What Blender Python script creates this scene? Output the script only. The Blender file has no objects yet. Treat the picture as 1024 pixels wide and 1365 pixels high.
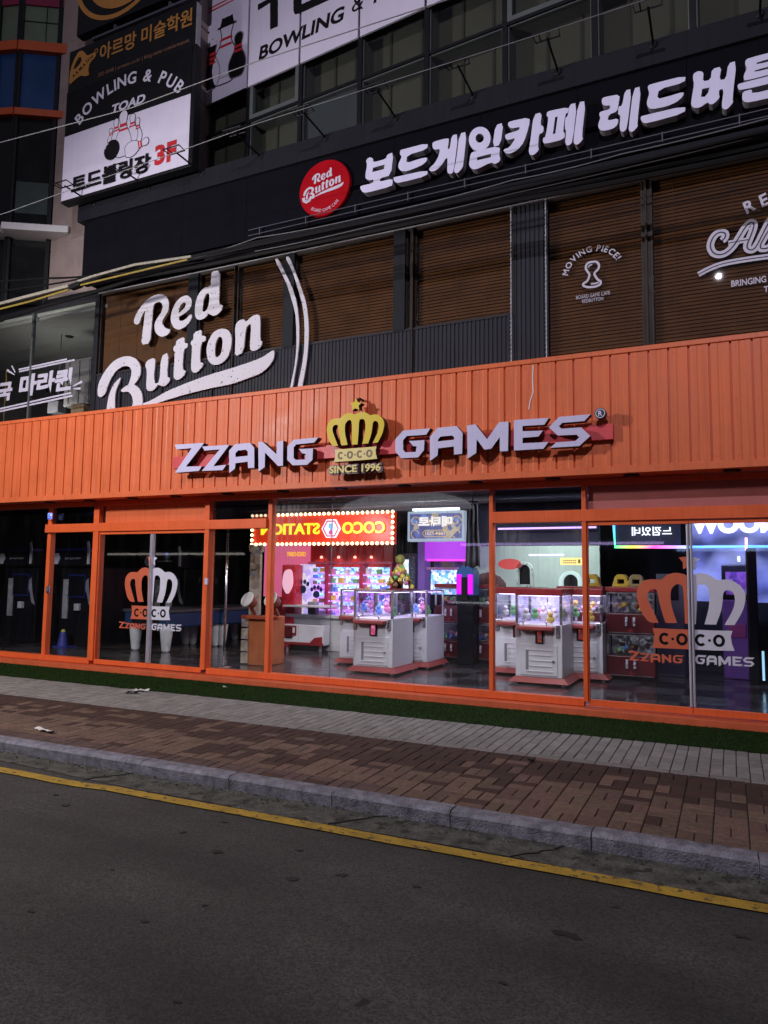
import bpy, bmesh, math, random
from mathutils import Vector, Matrix, noise
from mathutils.geometry import tessellate_polygon
random.seed(7)
S = bpy.context.scene
COL = S.collection
R = math.radians
# ------------------------------------------------------------------ camera
F_PX, PITCH, YAW, ROLL = 968.98, .0900431, .44474825, .01288152
CAM = Vector((0, 0, 1.7))
FW = Vector((-math.sin(YAW) * math.cos(PITCH), math.cos(YAW) * math.cos(PITCH), math.sin(PITCH)))
_r = Vector((math.cos(YAW), math.sin(YAW), 0))
_u = _r.cross(FW)
RT = _r * math.cos(ROLL) + _u * math.sin(ROLL)
UP = -_r * math.sin(ROLL) + _u * math.cos(ROLL)
cd = bpy.data.cameras.new('camera')
cd.sensor_fit = 'VERTICAL'; cd.sensor_height = 36; cd.lens = F_PX / 1365 * 36
cd.clip_start = .05; cd.clip_end = 500
cam = bpy.data.objects.new('camera', cd); COL.objects.link(cam)
mw = Matrix((RT, UP, -FW)).transposed().to_4x4(); mw.translation = CAM
cam.matrix_world = mw
S.camera = cam
# ------------------------------------------------------------------ night sky, street lamps, exposure
wd = bpy.data.worlds.new('World'); S.world = wd; wd.use_nodes = True
nt = wd.node_tree
bg = nt.nodes['Background']
sky = nt.nodes.new('ShaderNodeTexSky'); sky.sky_type = 'NISHITA'; sky.sun_disc = False
sky.sun_elevation = R(1.5); sky.sun_rotation = R(200)
mixs = nt.nodes.new('ShaderNodeMix'); mixs.data_type = 'RGBA'; mixs.inputs[0].default_value = .93
mixs.inputs[7].default_value = (.75, .70, .92, 1)
nt.links.new(sky.outputs[0], mixs.inputs[6]); nt.links.new(mixs.outputs[2], bg.inputs['Color'])
bg.inputs['Strength'].default_value = .10

def lamp(name, kind, loc, energy, color, size=.2, target=None, spot=None, blend=.5, sx=None):
    l = bpy.data.lights.new(name, kind); l.energy = energy; l.color = color
    if kind == 'AREA':
        l.shape = 'RECTANGLE' if sx else 'DISK'; l.size = size
        if sx: l.size = sx; l.size_y = size
    else:
        l.shadow_soft_size = size
    if kind == 'SPOT':
        l.spot_size = R(spot); l.spot_blend = blend
    o = bpy.data.objects.new(name, l); COL.objects.link(o); o.location = loc
    if target is not None:
        o.rotation_euler = (Vector(target) - Vector(loc)).to_track_quat('-Z', 'Y').to_euler()
    return o
# the LED street lamp at the left that throws the sign's shadows to the right, and the one further along the road
lamp('street_lamp_light', 'SPOT', (-9.8, 1.3, 5.6), 1850, (1, .94, .93), .30, (-6.3, 8.4, 2.2), 122, .55)
lamp('street_lamp_light', 'SPOT', (-.08, -4.4, 10.4), 2450, (.94, .87, 1), .045, (-3.5, 8, 3.2), 120, .6)
S.view_settings.view_transform = 'Standard'; S.view_settings.look = 'None'
S.view_settings.exposure = 0; S.view_settings.gamma = 1
S.cycles.max_bounces = 8; S.cycles.transparent_max_bounces = 24; S.cycles.glossy_bounces = 4
S.cycles.diffuse_bounces = 3; S.cycles.sample_clamp_indirect = 3; S.cycles.caustics_reflective = False
S.cycles.use_denoising = True

# ------------------------------------------------------------------ helpers
def ray(px, py):
    return FW + RT * ((px - 512) / F_PX) - UP * ((py - 682.5) / F_PX)
def W(px, py, Y):
    d = ray(px, py); t = Y / d.y
    return (d.x * t, CAM.z + d.z * t)
def G(px, py, z):
    d = ray(px, py); t = (z - CAM.z) / d.z
    return (d.x * t, d.y * t)
def PX(pts, ox, oy, s, Y):
    """points read in an enlarged crop of the facade -> real (x, z) on the wall plane at depth Y"""
    return [W(ox + a / s, oy + b / s, Y) for a, b in pts]
ORG = {}
class MB:
    def __init__(s): s.v = []; s.f = []; s.m = []; s.cur = 0; s.c = []
    def face(s, idx): s.f.append(idx); s.m.append(s.cur)
    def add(s, vs, fs):
        b = len(s.v); s.v += [tuple(v) for v in vs]
        for f in fs: s.face([b + i for i in f])
        return s
    def box(s, x0, x1, y0, y1, z0, z1):
        vs = [(x, y, z) for z in (z0, z1) for y in (y0, y1) for x in (x0, x1)]
        return s.add(vs, [(0, 2, 3, 1), (4, 5, 7, 6), (0, 1, 5, 4), (2, 6, 7, 3), (0, 4, 6, 2), (1, 3, 7, 5)])
    def tbox(s, M, sx, sy, sz):
        vs = [M @ Vector((x * sx / 2, y * sy / 2, z * sz / 2)) for z in (-1, 1) for y in (-1, 1) for x in (-1, 1)]
        return s.add(vs, [(0, 2, 3, 1), (4, 5, 7, 6), (0, 1, 5, 4), (2, 6, 7, 3), (0, 4, 6, 2), (1, 3, 7, 5)])
    def prism(s, outer, y0, y1, holes=(), side=None):
        loops = [[Vector((x, z, 0)) for x, z in lp] for lp in [outer] + list(holes)]
        tris = tessellate_polygon(loops)
        flat = [p for lp in loops for p in lp]; n = len(flat); b = len(s.v)
        s.v += [(p.x, y0, p.y) for p in flat] + [(p.x, y1, p.y) for p in flat]
        for t in tris:
            s.face([b + i for i in t]); s.face([b + n + i for i in reversed(t)])
        c0 = s.cur
        if side is not None: s.cur = side
        k = 0
        for lp in loops:
            m = len(lp)
            for i in range(m):
                j = (i + 1) % m
                s.face([b + k + i, b + k + j, b + n + k + j, b + n + k + i])
            k += m
        s.cur = c0
        return s
    def hprism(s, outer, z0, z1):
        """plan outline (x, y) extruded upward"""
        tris = tessellate_polygon([[Vector((x, y, 0)) for x, y in outer]])
        n = len(outer); b = len(s.v)
        s.v += [(x, y, z1) for x, y in outer] + [(x, y, z0) for x, y in outer]
        for t in tris:
            s.face([b + i for i in t]); s.face([b + n + i for i in reversed(t)])
        for i in range(n):
            j = (i + 1) % n; s.face([b + i, b + j, b + n + j, b + n + i])
        return s
    def tube(s, pts, r, seg=8, closed=False):
        pts = [Vector(p) for p in pts]; n = len(pts); b = len(s.v); up = None
        for i, p in enumerate(pts):
            if closed: d = pts[(i + 1) % n] - pts[i - 1]
            else: d = pts[min(i + 1, n - 1)] - pts[max(i - 1, 0)]
            d = d.normalized()
            if up is None:
                up = Vector((0, 0, 1)) if abs(d.z) < .9 else Vector((0, 1, 0))
            a = d.cross(up).normalized(); up = a.cross(d)
            rr = r[i] if isinstance(r, (list, tuple)) else r
            for k in range(seg):
                t = 2 * math.pi * k / seg
                s.v.append(tuple(p + a * math.cos(t) * rr + up * math.sin(t) * rr))
        for i in range(n if closed else n - 1):
            j = (i + 1) % n
            for k in range(seg):
                q = (k + 1) % seg
                s.face([b + i * seg + k, b + i * seg + q, b + j * seg + q, b + j * seg + k])
        if not closed:
            s.face([b + k for k in reversed(range(seg))]); s.face([b + (n - 1) * seg + k for k in range(seg)])
        return s
    def lathe(s, prof, cx, cy, seg=20, axis='z', cz=0):
        b = len(s.v); n = len(prof)
        for r, h in prof:
            for k in range(seg):
                t = 2 * math.pi * k / seg; c, d = math.cos(t) * r, math.sin(t) * r
                s.v.append((cx + c, cy + d, h) if axis == 'z' else (cx + c, h, cz + d))
        for i in range(n - 1):
            for k in range(seg):
                q = (k + 1) % seg
                s.face([b + i * seg + k, b + i * seg + q, b + (i + 1) * seg + q, b + (i + 1) * seg + k])
        s.face([b + k for k in range(seg)]); s.face([b + (n - 1) * seg + k for k in range(seg)])
        return s
    def ball(s, c, r, seg=8, sq=(1, 1, 1)):
        b = len(s.v); n = seg // 2
        for i in range(n + 1):
            a = math.pi * i / n
            for k in range(seg):
                t = 2 * math.pi * k / seg
                s.v.append((c[0] + sq[0] * r * math.sin(a) * math.cos(t), c[1] + sq[1] * r * math.sin(a) * math.sin(t), c[2] + sq[2] * r * math.cos(a)))
        for i in range(n):
            for k in range(seg):
                q = (k + 1) % seg
                s.face([b + i * seg + k, b + i * seg + q, b + (i + 1) * seg + q, b + (i + 1) * seg + k])
        return s
    def stroke(s, pts, w, y0, y1, closed=False):
        """a flat band of width w along (x, z) points, with thickness"""
        n = len(pts); L = []; Rr = []
        for i in range(n):
            a = Vector(pts[i - 1]) if (i > 0 or closed) else Vector(pts[i])
            c = Vector(pts[(i + 1) % n]) if (i < n - 1 or closed) else Vector(pts[i])
            d = (c - a).normalized(); nn = Vector((-d.y, d.x))
            p = Vector(pts[i]); L.append(tuple(p + nn * w / 2)); Rr.append(tuple(p - nn * w / 2))
        if closed: return s.prism(L, y0, y1, [Rr]) if abs(area(L)) > abs(area(Rr)) else s.prism(Rr, y0, y1, [L])
        return s.prism(L + Rr[::-1], y0, y1)
    def build(s, name, mats, parent=None, bevel=0, smooth=False, origin=None):
        me = bpy.data.meshes.new(name)
        o0 = Vector(ORG[parent]) if parent is not None else Vector(origin if origin else (0, 0, 0))
        me.from_pydata([tuple(Vector(v) - o0) for v in s.v], [], s.f)
        if not isinstance(mats, (list, tuple)): mats = [mats]
        for m in mats: me.materials.append(m)
        if len(mats) > 1: me.polygons.foreach_set('material_index', s.m)
        bm = bmesh.new(); bm.from_mesh(me)
        bmesh.ops.recalc_face_normals(bm, faces=bm.faces[:])
        bm.to_mesh(me); bm.free()
        if smooth: me.polygons.foreach_set('use_smooth', [True] * len(me.polygons))
        o = bpy.data.objects.new(name, me); COL.objects.link(o)
        if parent is not None: o.parent = parent
        else: o.location = o0
        ORG[o] = tuple(o0)
        if bevel:
            b = o.modifiers.new('bevel', 'BEVEL'); b.width = bevel; b.segments = 2; b.limit_method = 'ANGLE'; b.angle_limit = R(50)
        return o
def area(p): return sum(p[i - 1][0] * p[i][1] - p[i][0] * p[i - 1][1] for i in range(len(p))) / 2
def tag(o, label=None, cat=None, group=None, kind=None):
    if label: o['label'] = label
    if cat: o['category'] = cat
    if group: o['group'] = group
    if kind: o['kind'] = kind
    return o
def thing(name, loc, label, cat, group=None):
    o = bpy.data.objects.new(name, None); COL.objects.link(o); o.location = loc; o.empty_display_size = .2
    ORG[o] = tuple(loc); return tag(o, label, cat, group)
def solo(mb, name, mats, label, cat, group=None, kind=None, bevel=0, smooth=False):
    xs, ys, zs = zip(*mb.v)
    org = ((min(xs) + max(xs)) / 2, (min(ys) + max(ys)) / 2, min(zs))
    return tag(mb.build(name, mats, None, bevel, smooth, org), label, cat, group, kind)
def struct(mb, name, mats, label=None, kind='structure', **k):
    return tag(mb.build(name, mats, None, **k), label, None, None, kind)
def dup(root, loc, rotz=0, label=None, scale=None):
    def cp(o, par):
        c = o.copy(); COL.objects.link(c); c.parent = par; ORG[c] = ORG[o]
        for ch in list(o.children): cp(ch, c)
        return c
    r = cp(root, None); r.location = loc; r.rotation_euler = (0, 0, rotz)
    if scale: r.scale = scale
    if label: r['label'] = label
    return r

# text -> solid glyphs
_tc = {}
def glyphs(body, bold=0):
    key = (body, bold)
    if key not in _tc:
        c = bpy.data.curves.new('text', 'FONT'); c.body = body; c.extrude = .5; c.offset = bold; c.resolution_u = 4
        o = bpy.data.objects.new('text', c); COL.objects.link(o)
        dg = bpy.context.evaluated_depsgraph_get(); ev = o.evaluated_get(dg); m = ev.to_mesh()
        _tc[key] = ([tuple(v.co) for v in m.vertices], [list(p.vertices) for p in m.polygons])
        ev.to_mesh_clear(); bpy.data.objects.remove(o); bpy.data.curves.remove(c)
    return _tc[key]
def put_text(mb, body, x0, x1, z0, z1, Y, d=.004, bold=0, mirror=False, shear=0, rise=0):
    vs, fs = glyphs(body, bold)
    ax, bx = min(v[0] for v in vs), max(v[0] for v in vs); az, bz = min(v[1] for v in vs), max(v[1] for v in vs)
    out = []
    for v in vs:
        u = (v[0] - ax) / (bx - ax); w = (v[1] - az) / (bz - az)
        x = x0 + (x1 - x0) * u + shear * w * (z1 - z0); z = z0 + (z1 - z0) * w + rise * u
        if mirror: x = x0 + x1 - x
        out.append((x, Y - d * (v[2] + .5), z))
    mb.add(out, fs)
def arc_text(mb, body, cx, cz, r, a0, a1, h, Y, d=.004, bold=0, inside=False, wf=1.0, ell=1.0):
    """letters round an arc: from angle a0 to a1 (degrees, clockwise from the left over the top)"""
    adv = []
    for ch in body:
        if ch == ' ': adv.append(.35); continue
        vs, _ = glyphs(ch, bold); adv.append(max(v[0] for v in vs) - min(v[0] for v in vs) + .14)
    tot = sum(adv); acc = 0
    for ch, w in zip(body, adv):
        t = R(a0 + (a1 - a0) * (acc + w / 2) / tot); acc += w
        if ch == ' ': continue
        vs, fs = glyphs(ch, bold); mx = (max(v[0] for v in vs) + min(v[0] for v in vs)) / 2
        px, pz = cx + r * math.cos(t) * ell, cz + r * math.sin(t)
        rot = t - math.pi / 2 if not inside else t + math.pi / 2
        c, s_ = math.cos(rot), math.sin(rot); k = h / .72
        mb.add([(px + ((v[0] - mx) * wf * c - v[1] * s_) * k, Y - d * (v[2] + .5), pz + ((v[0] - mx) * wf * s_ + v[1] * c) * k) for v in vs], fs)
def circle(cx, cz, r, n=40, rz=None): return [(cx + r * math.cos(2 * math.pi * i / n), cz + (rz or r) * math.sin(2 * math.pi * i / n)) for i in range(n)]
def smoothed(pts, n=2, keep=None):
    """Chaikin corner cutting for traced script outlines"""
    keep = keep or 999
    for _ in range(n):
        q = []; N_ = len(pts)
        def sharp(i):
            u = Vector(pts[i]) - Vector(pts[i - 1]); v = Vector(pts[(i + 1) % N_]) - Vector(pts[i])
            return u.length and v.length and math.degrees(u.angle(v)) > keep
        for i in range(len(pts)):
            if keep < 999 and sharp(i): q.append(pts[i])
            a, b = pts[i], pts[(i + 1) % len(pts)]
            if keep < 999 and sharp(i): q.append((a[0] * .22 + b[0] * .78, a[1] * .22 + b[1] * .78)) if not sharp((i + 1) % N_) else None; continue
            if keep < 999 and sharp((i + 1) % N_): q.append((a[0] * .78 + b[0] * .22, a[1] * .78 + b[1] * .22)); continue
            q += [(a[0] * .78 + b[0] * .22, a[1] * .78 + b[1] * .22), (a[0] * .22 + b[0] * .78, a[1] * .22 + b[1] * .78)]
        pts = q
    return pts

# ------------------------------------------------------------------ materials
def mat(name, col, rough=.6, metal=0, var=.12, vs=6, bump=0, bs=80, emit=None, es=0, spec=.5, coat=0, attr=None, speck=None, streak=0):
    m = bpy.data.materials.new(name); m.use_nodes = True
    n = m.node_tree.nodes; l = m.node_tree.links; p = n['Principled BSDF']
    p.inputs['Roughness'].default_value = rough; p.inputs['Metallic'].default_value = metal
    p.inputs['Specular IOR Level'].default_value = spec; p.inputs['Coat Weight'].default_value = coat
    g = n.new('ShaderNodeNewGeometry')
    base = None
    if attr:
        a = n.new('ShaderNodeAttribute'); a.attribute_name = attr; base = a.outputs['Color']
    else:
        rgb = n.new('ShaderNodeRGB'); rgb.outputs[0].default_value = (*col, 1); base = rgb.outputs[0]
    if var:
        t = n.new('ShaderNodeTexNoise'); t.inputs['Scale'].default_value = vs; t.inputs['Detail'].default_value = 5; t.inputs['Roughness'].default_value = .65
        l.new(g.outputs['Position'], t.inputs['Vector'])
        mr = n.new('ShaderNodeMapRange'); mr.inputs[1].default_value = .3; mr.inputs[2].default_value = .7
        mr.inputs[3].default_value = 1 - var; mr.inputs[4].default_value = 1 + var
        l.new(t.outputs[0], mr.inputs[0])
        mx = n.new('ShaderNodeVectorMath'); mx.operation = 'SCALE'
        l.new(base, mx.inputs[0]); l.new(mr.outputs[0], mx.inputs['Scale']); base = mx.outputs[0]
        rr = n.new('ShaderNodeMapRange'); rr.inputs[1].default_value = .3; rr.inputs[2].default_value = .7
        rr.inputs[3].default_value = max(0, rough - .08); rr.inputs[4].default_value = min(1, rough + .08)
        l.new(t.outputs[0], rr.inputs[0]); l.new(rr.outputs[0], p.inputs['Roughness'])
    if streak:
        mp = n.new('ShaderNodeMapping'); mp.inputs['Scale'].default_value = (14, 14, .5); l.new(g.outputs['Position'], mp.inputs[0])
        t = n.new('ShaderNodeTexNoise'); t.inputs['Scale'].default_value = 1.6; t.inputs['Detail'].default_value = 6; l.new(mp.outputs[0], t.inputs['Vector'])
        mr = n.new('ShaderNodeMapRange'); mr.inputs[1].default_value = .5; mr.inputs[2].default_value = .75; mr.inputs[3].default_value = 1; mr.inputs[4].default_value = 1 - streak
        l.new(t.outputs[0], mr.inputs[0])
        mx = n.new('ShaderNodeVectorMath'); mx.operation = 'SCALE'; l.new(base, mx.inputs[0]); l.new(mr.outputs[0], mx.inputs['Scale']); base = mx.outputs[0]
    if speck:      # (scale, threshold, colour)
        t = n.new('ShaderNodeTexNoise'); t.inputs['Scale'].default_value = speck[0]; t.inputs['Detail'].default_value = 3; l.new(g.outputs['Position'], t.inputs['Vector'])
        mr = n.new('ShaderNodeMapRange'); mr.inputs[1].default_value = speck[1]; mr.inputs[2].default_value = speck[1] + .02
        l.new(t.outputs[0], mr.inputs[0])
        mx = n.new('ShaderNodeMix'); mx.data_type = 'RGBA'; l.new(mr.outputs[0], mx.inputs[0]); l.new(base, mx.inputs[6]); mx.inputs[7].default_value = (*speck[2], 1); base = mx.outputs[2]
    l.new(base, p.inputs['Base Color'])
    if bump:
        t = n.new('ShaderNodeTexNoise'); t.inputs['Scale'].default_value = bs; t.inputs['Detail'].default_value = 4; l.new(g.outputs['Position'], t.inputs['Vector'])
        b = n.new('ShaderNodeBump'); b.inputs['Strength'].default_value = bump; b.inputs['Distance'].default_value = .01
        l.new(t.outputs[0], b.inputs['Height']); l.new(b.outputs[0], p.inputs['Normal'])
    if emit:
        p.inputs['Emission Color'].default_value = (*emit, 1); p.inputs['Emission Strength'].default_value = es
    return m
def glow(name, col, s, pattern=None):
    """something lit from inside; pattern=(scale, (colours...)) for a screen or a lit display of small goods"""
    m = mat(name, tuple(min(1, c * .5) for c in col), .4, emit=col, es=s, var=0)
    if pattern:
        n = m.node_tree.nodes; l = m.node_tree.links; p = n['Principled BSDF']; g = n.new('ShaderNodeNewGeometry')
        v = n.new('ShaderNodeTexVoronoi'); v.inputs['Scale'].default_value = pattern[0]; l.new(g.outputs['Position'], v.inputs['Vector'])
        r = n.new('ShaderNodeValToRGB'); r.color_ramp.interpolation = 'CONSTANT'
        sp = n.new('ShaderNodeSeparateColor'); l.new(v.outputs['Color'], sp.inputs[0]); l.new(sp.outputs[0], r.inputs[0])
        cs = pattern[1]
        while len(r.color_ramp.elements) < len(cs): r.color_ramp.elements.new(.5)
        for i, c in enumerate(cs): r.color_ramp.elements[i].position = i / len(cs); r.color_ramp.elements[i].color = (*c, 1)
        l.new(r.outputs[0], p.inputs['Emission Color'])
    return m
def glass(name, tint=(.9, .93, .93), refl=1.0, dirt=.03, rough=.02, fog=None):
    m = bpy.data.materials.new(name); m.use_nodes = True
    n = m.node_tree.nodes; l = m.node_tree.links; n.clear()
    out = n.new('ShaderNodeOutputMaterial'); tr = n.new('ShaderNodeBsdfTransparent'); tr.inputs[0].default_value = (*tint, 1)
    gl = n.new('ShaderNodeBsdfGlossy'); gl.inputs['Roughness'].default_value = rough
    lw = n.new('ShaderNodeLayerWeight'); lw.inputs[0].default_value = .5
    pw = n.new('ShaderNodeMath'); pw.operation = 'POWER'; l.new(lw.outputs['Facing'], pw.inputs[0]); pw.inputs[1].default_value = 5
    ma = n.new('ShaderNodeMath'); ma.operation = 'MULTIPLY_ADD'; l.new(pw.outputs[0], ma.inputs[0]); ma.inputs[1].default_value = .9 * refl; ma.inputs[2].default_value = .045 * refl
    mx = n.new('ShaderNodeMixShader'); l.new(ma.outputs[0], mx.inputs[0]); l.new(tr.outputs[0], mx.inputs[1]); l.new(gl.outputs[0], mx.inputs[2])
    # a thin uneven film of dust and drip marks
    g = n.new('ShaderNodeNewGeometry'); mp = n.new('ShaderNodeMapping'); mp.inputs['Scale'].default_value = (5, 5, .8); l.new(g.outputs['Position'], mp.inputs[0])
    t = n.new('ShaderNodeTexNoise'); t.inputs['Scale'].default_value = 1.5; t.inputs['Detail'].default_value = 7; t.inputs['Roughness'].default_value = .7; l.new(mp.outputs[0], t.inputs['Vector'])
    mr = n.new('ShaderNodeMapRange'); mr.inputs[1].default_value = .45; mr.inputs[2].default_value = .8; mr.inputs[3].default_value = dirt * .25; mr.inputs[4].default_value = dirt * 2.5; l.new(t.outputs[0], mr.inputs[0])
    if fog:      # condensation that has run down from the head of the pane: (bottom z, top z, strength)
        sp = n.new('ShaderNodeSeparateXYZ'); l.new(g.outputs['Position'], sp.inputs[0])
        hz = n.new('ShaderNodeMapRange'); hz.inputs[1].default_value = fog[0]; hz.inputs[2].default_value = fog[1]; hz.inputs[3].default_value = 0; hz.inputs[4].default_value = fog[2]; l.new(sp.outputs['Z'], hz.inputs[0])
        mp2 = n.new('ShaderNodeMapping'); mp2.inputs['Scale'].default_value = (9, 9, .7); l.new(g.outputs['Position'], mp2.inputs[0])
        t2 = n.new('ShaderNodeTexNoise'); t2.inputs['Scale'].default_value = 2.2; t2.inputs['Detail'].default_value = 8; t2.inputs['Roughness'].default_value = .75; l.new(mp2.outputs[0], t2.inputs['Vector'])
        t3 = n.new('ShaderNodeTexNoise'); t3.inputs['Scale'].default_value = .9; t3.inputs['Detail'].default_value = 2; l.new(g.outputs['Position'], t3.inputs['Vector'])
        r2 = n.new('ShaderNodeMapRange'); r2.inputs[1].default_value = .42; r2.inputs[2].default_value = .62; l.new(t2.outputs[0], r2.inputs[0])
        r3 = n.new('ShaderNodeMapRange'); r3.inputs[1].default_value = .45; r3.inputs[2].default_value = .62; l.new(t3.outputs[0], r3.inputs[0])
        m_1 = n.new('ShaderNodeMath'); m_1.operation = 'MULTIPLY'; l.new(r2.outputs[0], m_1.inputs[0]); l.new(r3.outputs[0], m_1.inputs[1])
        m_2 = n.new('ShaderNodeMath'); m_2.operation = 'MULTIPLY_ADD'; l.new(m_1.outputs[0], m_2.inputs[0]); l.new(hz.outputs[0], m_2.inputs[1]); l.new(mr.outputs[0], m_2.inputs[2]); mr = m_2
    df = n.new('ShaderNodeBsdfDiffuse'); df.inputs[0].default_value = (.6, .6, .62, 1)
    m2 = n.new('ShaderNodeMixShader'); l.new(mr.outputs[0], m2.inputs[0]); l.new(mx.outputs[0], m2.inputs[1]); l.new(df.outputs[0], m2.inputs[2])
    l.new(m2.outputs[0], out.inputs[0])
    return m
ORANGE = (.74, .16, .055)
m_orange = mat('orange_painted_metal', ORANGE, .45, var=.10, vs=1.7, streak=.20, spec=.35)
m_frame = mat('orange_powder_coat', (.80, .135, .035), .42, var=.09, vs=3, streak=.14, spec=.4)
m_groove = mat('dark_joint', (.30, .055, .028), .7, var=.1)
m_mauve = mat('pale_orange_panel', (.44, .13, .12), .5, var=.08)
m_lav = mat('white_acrylic_face', (.74, .72, .97), .45, var=.04, vs=3, streak=.06, spec=.3)
m_lavs = mat('lavender_grey_acrylic_face', (.63, .605, .86), .5, var=.05, vs=3, streak=.08, spec=.25)
m_white = mat('white_acrylic', (.80, .79, .88), .45, var=.04, vs=3, streak=.10)
m_side = mat('grey_return', (.30, .29, .34), .5, var=.05)
m_black = mat('black_metal', (.008, .008, .010), .5, var=.2, spec=.2)
m_blackm = mat('black_matt_panel', (.0045, .0045, .008), .8, var=.3, vs=3, streak=.2, spec=.08)
m_char = mat('charcoal_ribbed_metal', (.034, .035, .046), .6, var=.15, vs=2, streak=.25, spec=.2)
m_ledge = mat('dark_slate_metal', (.0155, .0155, .022), .7, var=.12, vs=2, streak=.2, spec=.12)
m_chrome = mat('brushed_steel', (.75, .74, .78), .25, metal=1, var=.05)
m_yellow = mat('yellow_acrylic', (.70, .54, .035), .45, var=.05, spec=.25)
m_cream = mat('cream_acrylic', (.78, .66, .26), .45, var=.04, spec=.25)
m_redbar = mat('red_panel', (.68, .06, .075), .45, var=.06)
m_plate = mat('mauve_grey_plate', (.16, .13, .17), .5, var=.05)
m_grey_ink = mat('grey_brown_ink', (.22, .17, .12), .6, var=.04)
m_worn = mat('worn_white_vinyl', (.70, .68, .77), .55, var=.05, vs=3, speck=(24, .672, (.03, .03, .035)), spec=.25)
m_red = mat('red_sign_face', (.40, .002, .010), .5, var=.05, spec=.12)
m_ink = mat('black_print', (.006, .006, .008), .6, var=.1, spec=.15)
m_redink = mat('red_print', (.50, .02, .03), .5, var=.05)
m_signface = mat('white_sign_film', (.64, .61, .77), .5, var=.04, vs=2, streak=.06, spec=.25)
m_amber = mat('amber_print', (.42, .19, .04), .5, var=.08)
m_blind = mat('brown_wood_slat', (.175, .070, .023), .6, var=.25, vs=3)
m_shade = mat('brown_roller_shade', (.15, .062, .018), .8, var=.12, vs=3)
m_granite = mat('beige_stone_cladding', (.27, .21, .20), .6, var=.12, vs=4, streak=.12)
m_dark = mat('dark_interior', (.012, .012, .014), .8, var=.1)
g_shop = glass('shop_glass', (.95, .96, .97), 1.0, .0018)
g_fog = glass('fogged_shop_glass', (.95, .96, .97), 1.0, .003, fog=(1.5, 2.8, .28))
g_dark = glass('upper_glass', (.88, .88, .87), .8, .0015, .010)
g_transom = glass('transom_glass', (.45, .47, .55), 1.0, .006)
# ------------------------------------------------------------------ road, kerb, pavement
def zs(y): return .115 + .045 * min(1, max(0, (y - 4.95) / 3.9))
m_road = mat('asphalt', (.036, .0345, .031), .85, var=.42, vs=.9, bump=.9, bs=160, speck=(3.1, .72, (.010, .010, .010)))
def road_grain(m):
    n = m.node_tree.nodes; l = m.node_tree.links; p = n['Principled BSDF']
    src = p.inputs['Base Color'].links[0].from_socket
    g = n.new('ShaderNodeNewGeometry')
    t = n.new('ShaderNodeTexVoronoi'); t.inputs['Scale'].default_value = 95; l.new(g.outputs['Position'], t.inputs['Vector'])
    sp = n.new('ShaderNodeSeparateColor'); l.new(t.outputs['Color'], sp.inputs[0])
    mr = n.new('ShaderNodeMapRange'); mr.inputs[3].default_value = .55; mr.inputs[4].default_value = 1.6; l.new(sp.outputs[0], mr.inputs[0])
    mp = n.new('ShaderNodeMapping'); mp.inputs['Scale'].default_value = (.18, .9, 1); l.new(g.outputs['Position'], mp.inputs[0])
    t2 = n.new('ShaderNodeTexNoise'); t2.inputs['Scale'].default_value = 1.4; t2.inputs['Detail'].default_value = 5; l.new(mp.outputs[0], t2.inputs['Vector'])
    mr2 = n.new('ShaderNodeMapRange'); mr2.inputs[1].default_value = .35; mr2.inputs[2].default_value = .65; mr2.inputs[3].default_value = .68; mr2.inputs[4].default_value = 1.3; l.new(t2.outputs[0], mr2.inputs[0])
    mu = n.new('ShaderNodeMath'); mu.operation = 'MULTIPLY'; l.new(mr.outputs[0], mu.inputs[0]); l.new(mr2.outputs[0], mu.inputs[1])
    sc = n.new('ShaderNodeVectorMath'); sc.operation = 'SCALE'; l.new(src, sc.inputs[0]); l.new(mu.outputs[0], sc.inputs['Scale'])
    l.new(sc.outputs[0], p.inputs['Base Color'])
road_grain(m_road)
mb = MB(); mb.add([(-70, -60, 0), (70, -60, 0), (70, 4.95, 0), (-70, 4.95, 0)], [(0, 1, 2, 3)])
struct(mb, 'road', m_road)
m_gut = mat('gutter_concrete', (.064, .063, .053), .9, var=.7, vs=9, bump=1.6, bs=38, speck=(7, .60, (.022, .021, .016)))
mb = MB()
xs = [-40 + i * .25 for i in range(321)]
edge = lambda x: 4.52 + .035 * noise.noise((x * .9, 0, 0)) + .02 * noise.noise((x * 4, 3, 0)) + (.06 * max(0, (-4.2 - x)) ** 1.0 if x > -6 else .10) * (1 if x < -4.2 else 0)
vs = []
for x in xs: vs += [(x, edge(x), .005), (x, 4.90, .005 + .012 * noise.noise((x * 2, 9, 0)) ** 2)]
mb.add(vs, [(2 * i, 2 * i + 2, 2 * i + 3, 2 * i + 1) for i in range(len(xs) - 1)])
struct(mb, 'gutter', m_gut)
mb = MB()      # cracks across the gutter
for cx in (-4.62, -1.02, -2.3):
    p = []
    y = 4.52
    x = cx - .25
    while y < 4.9:
        p.append((x, y)); y += .045; x += .03 + random.uniform(-.02, .035)
    wv = [(a + random.uniform(-.004, .004), b) for a, b in p]
    mb.hprism([(a - .003, b) for a, b in wv] + [(a + .004, b) for a, b in reversed(wv)], .006, .0125)
struct(mb, 'gutter_crack', mat('crack_dirt', (.018, .017, .014), .95))
m_yel = mat('worn_yellow_paint', (.36, .225, .022), .8, var=.28, vs=6, bump=.8, bs=120, speck=(21, .60, (.12, .085, .03)))
mb = MB(); vs = []
for x in xs:
    a = 4.495 + .012 * noise.noise((x * 1.7, 5, 0)) + (-.03 if x < -4.6 else 0) - (.03 if x < -5.3 else 0) * 0
    w = .115 + .008 * noise.noise((x * 2.3, 8, 0))
    vs += [(x, a - w, .0095), (x, a, .0095)]
mb.add(vs, [(2 * i, 2 * i + 2, 2 * i + 3, 2 * i + 1) for i in range(len(xs) - 1)])
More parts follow.
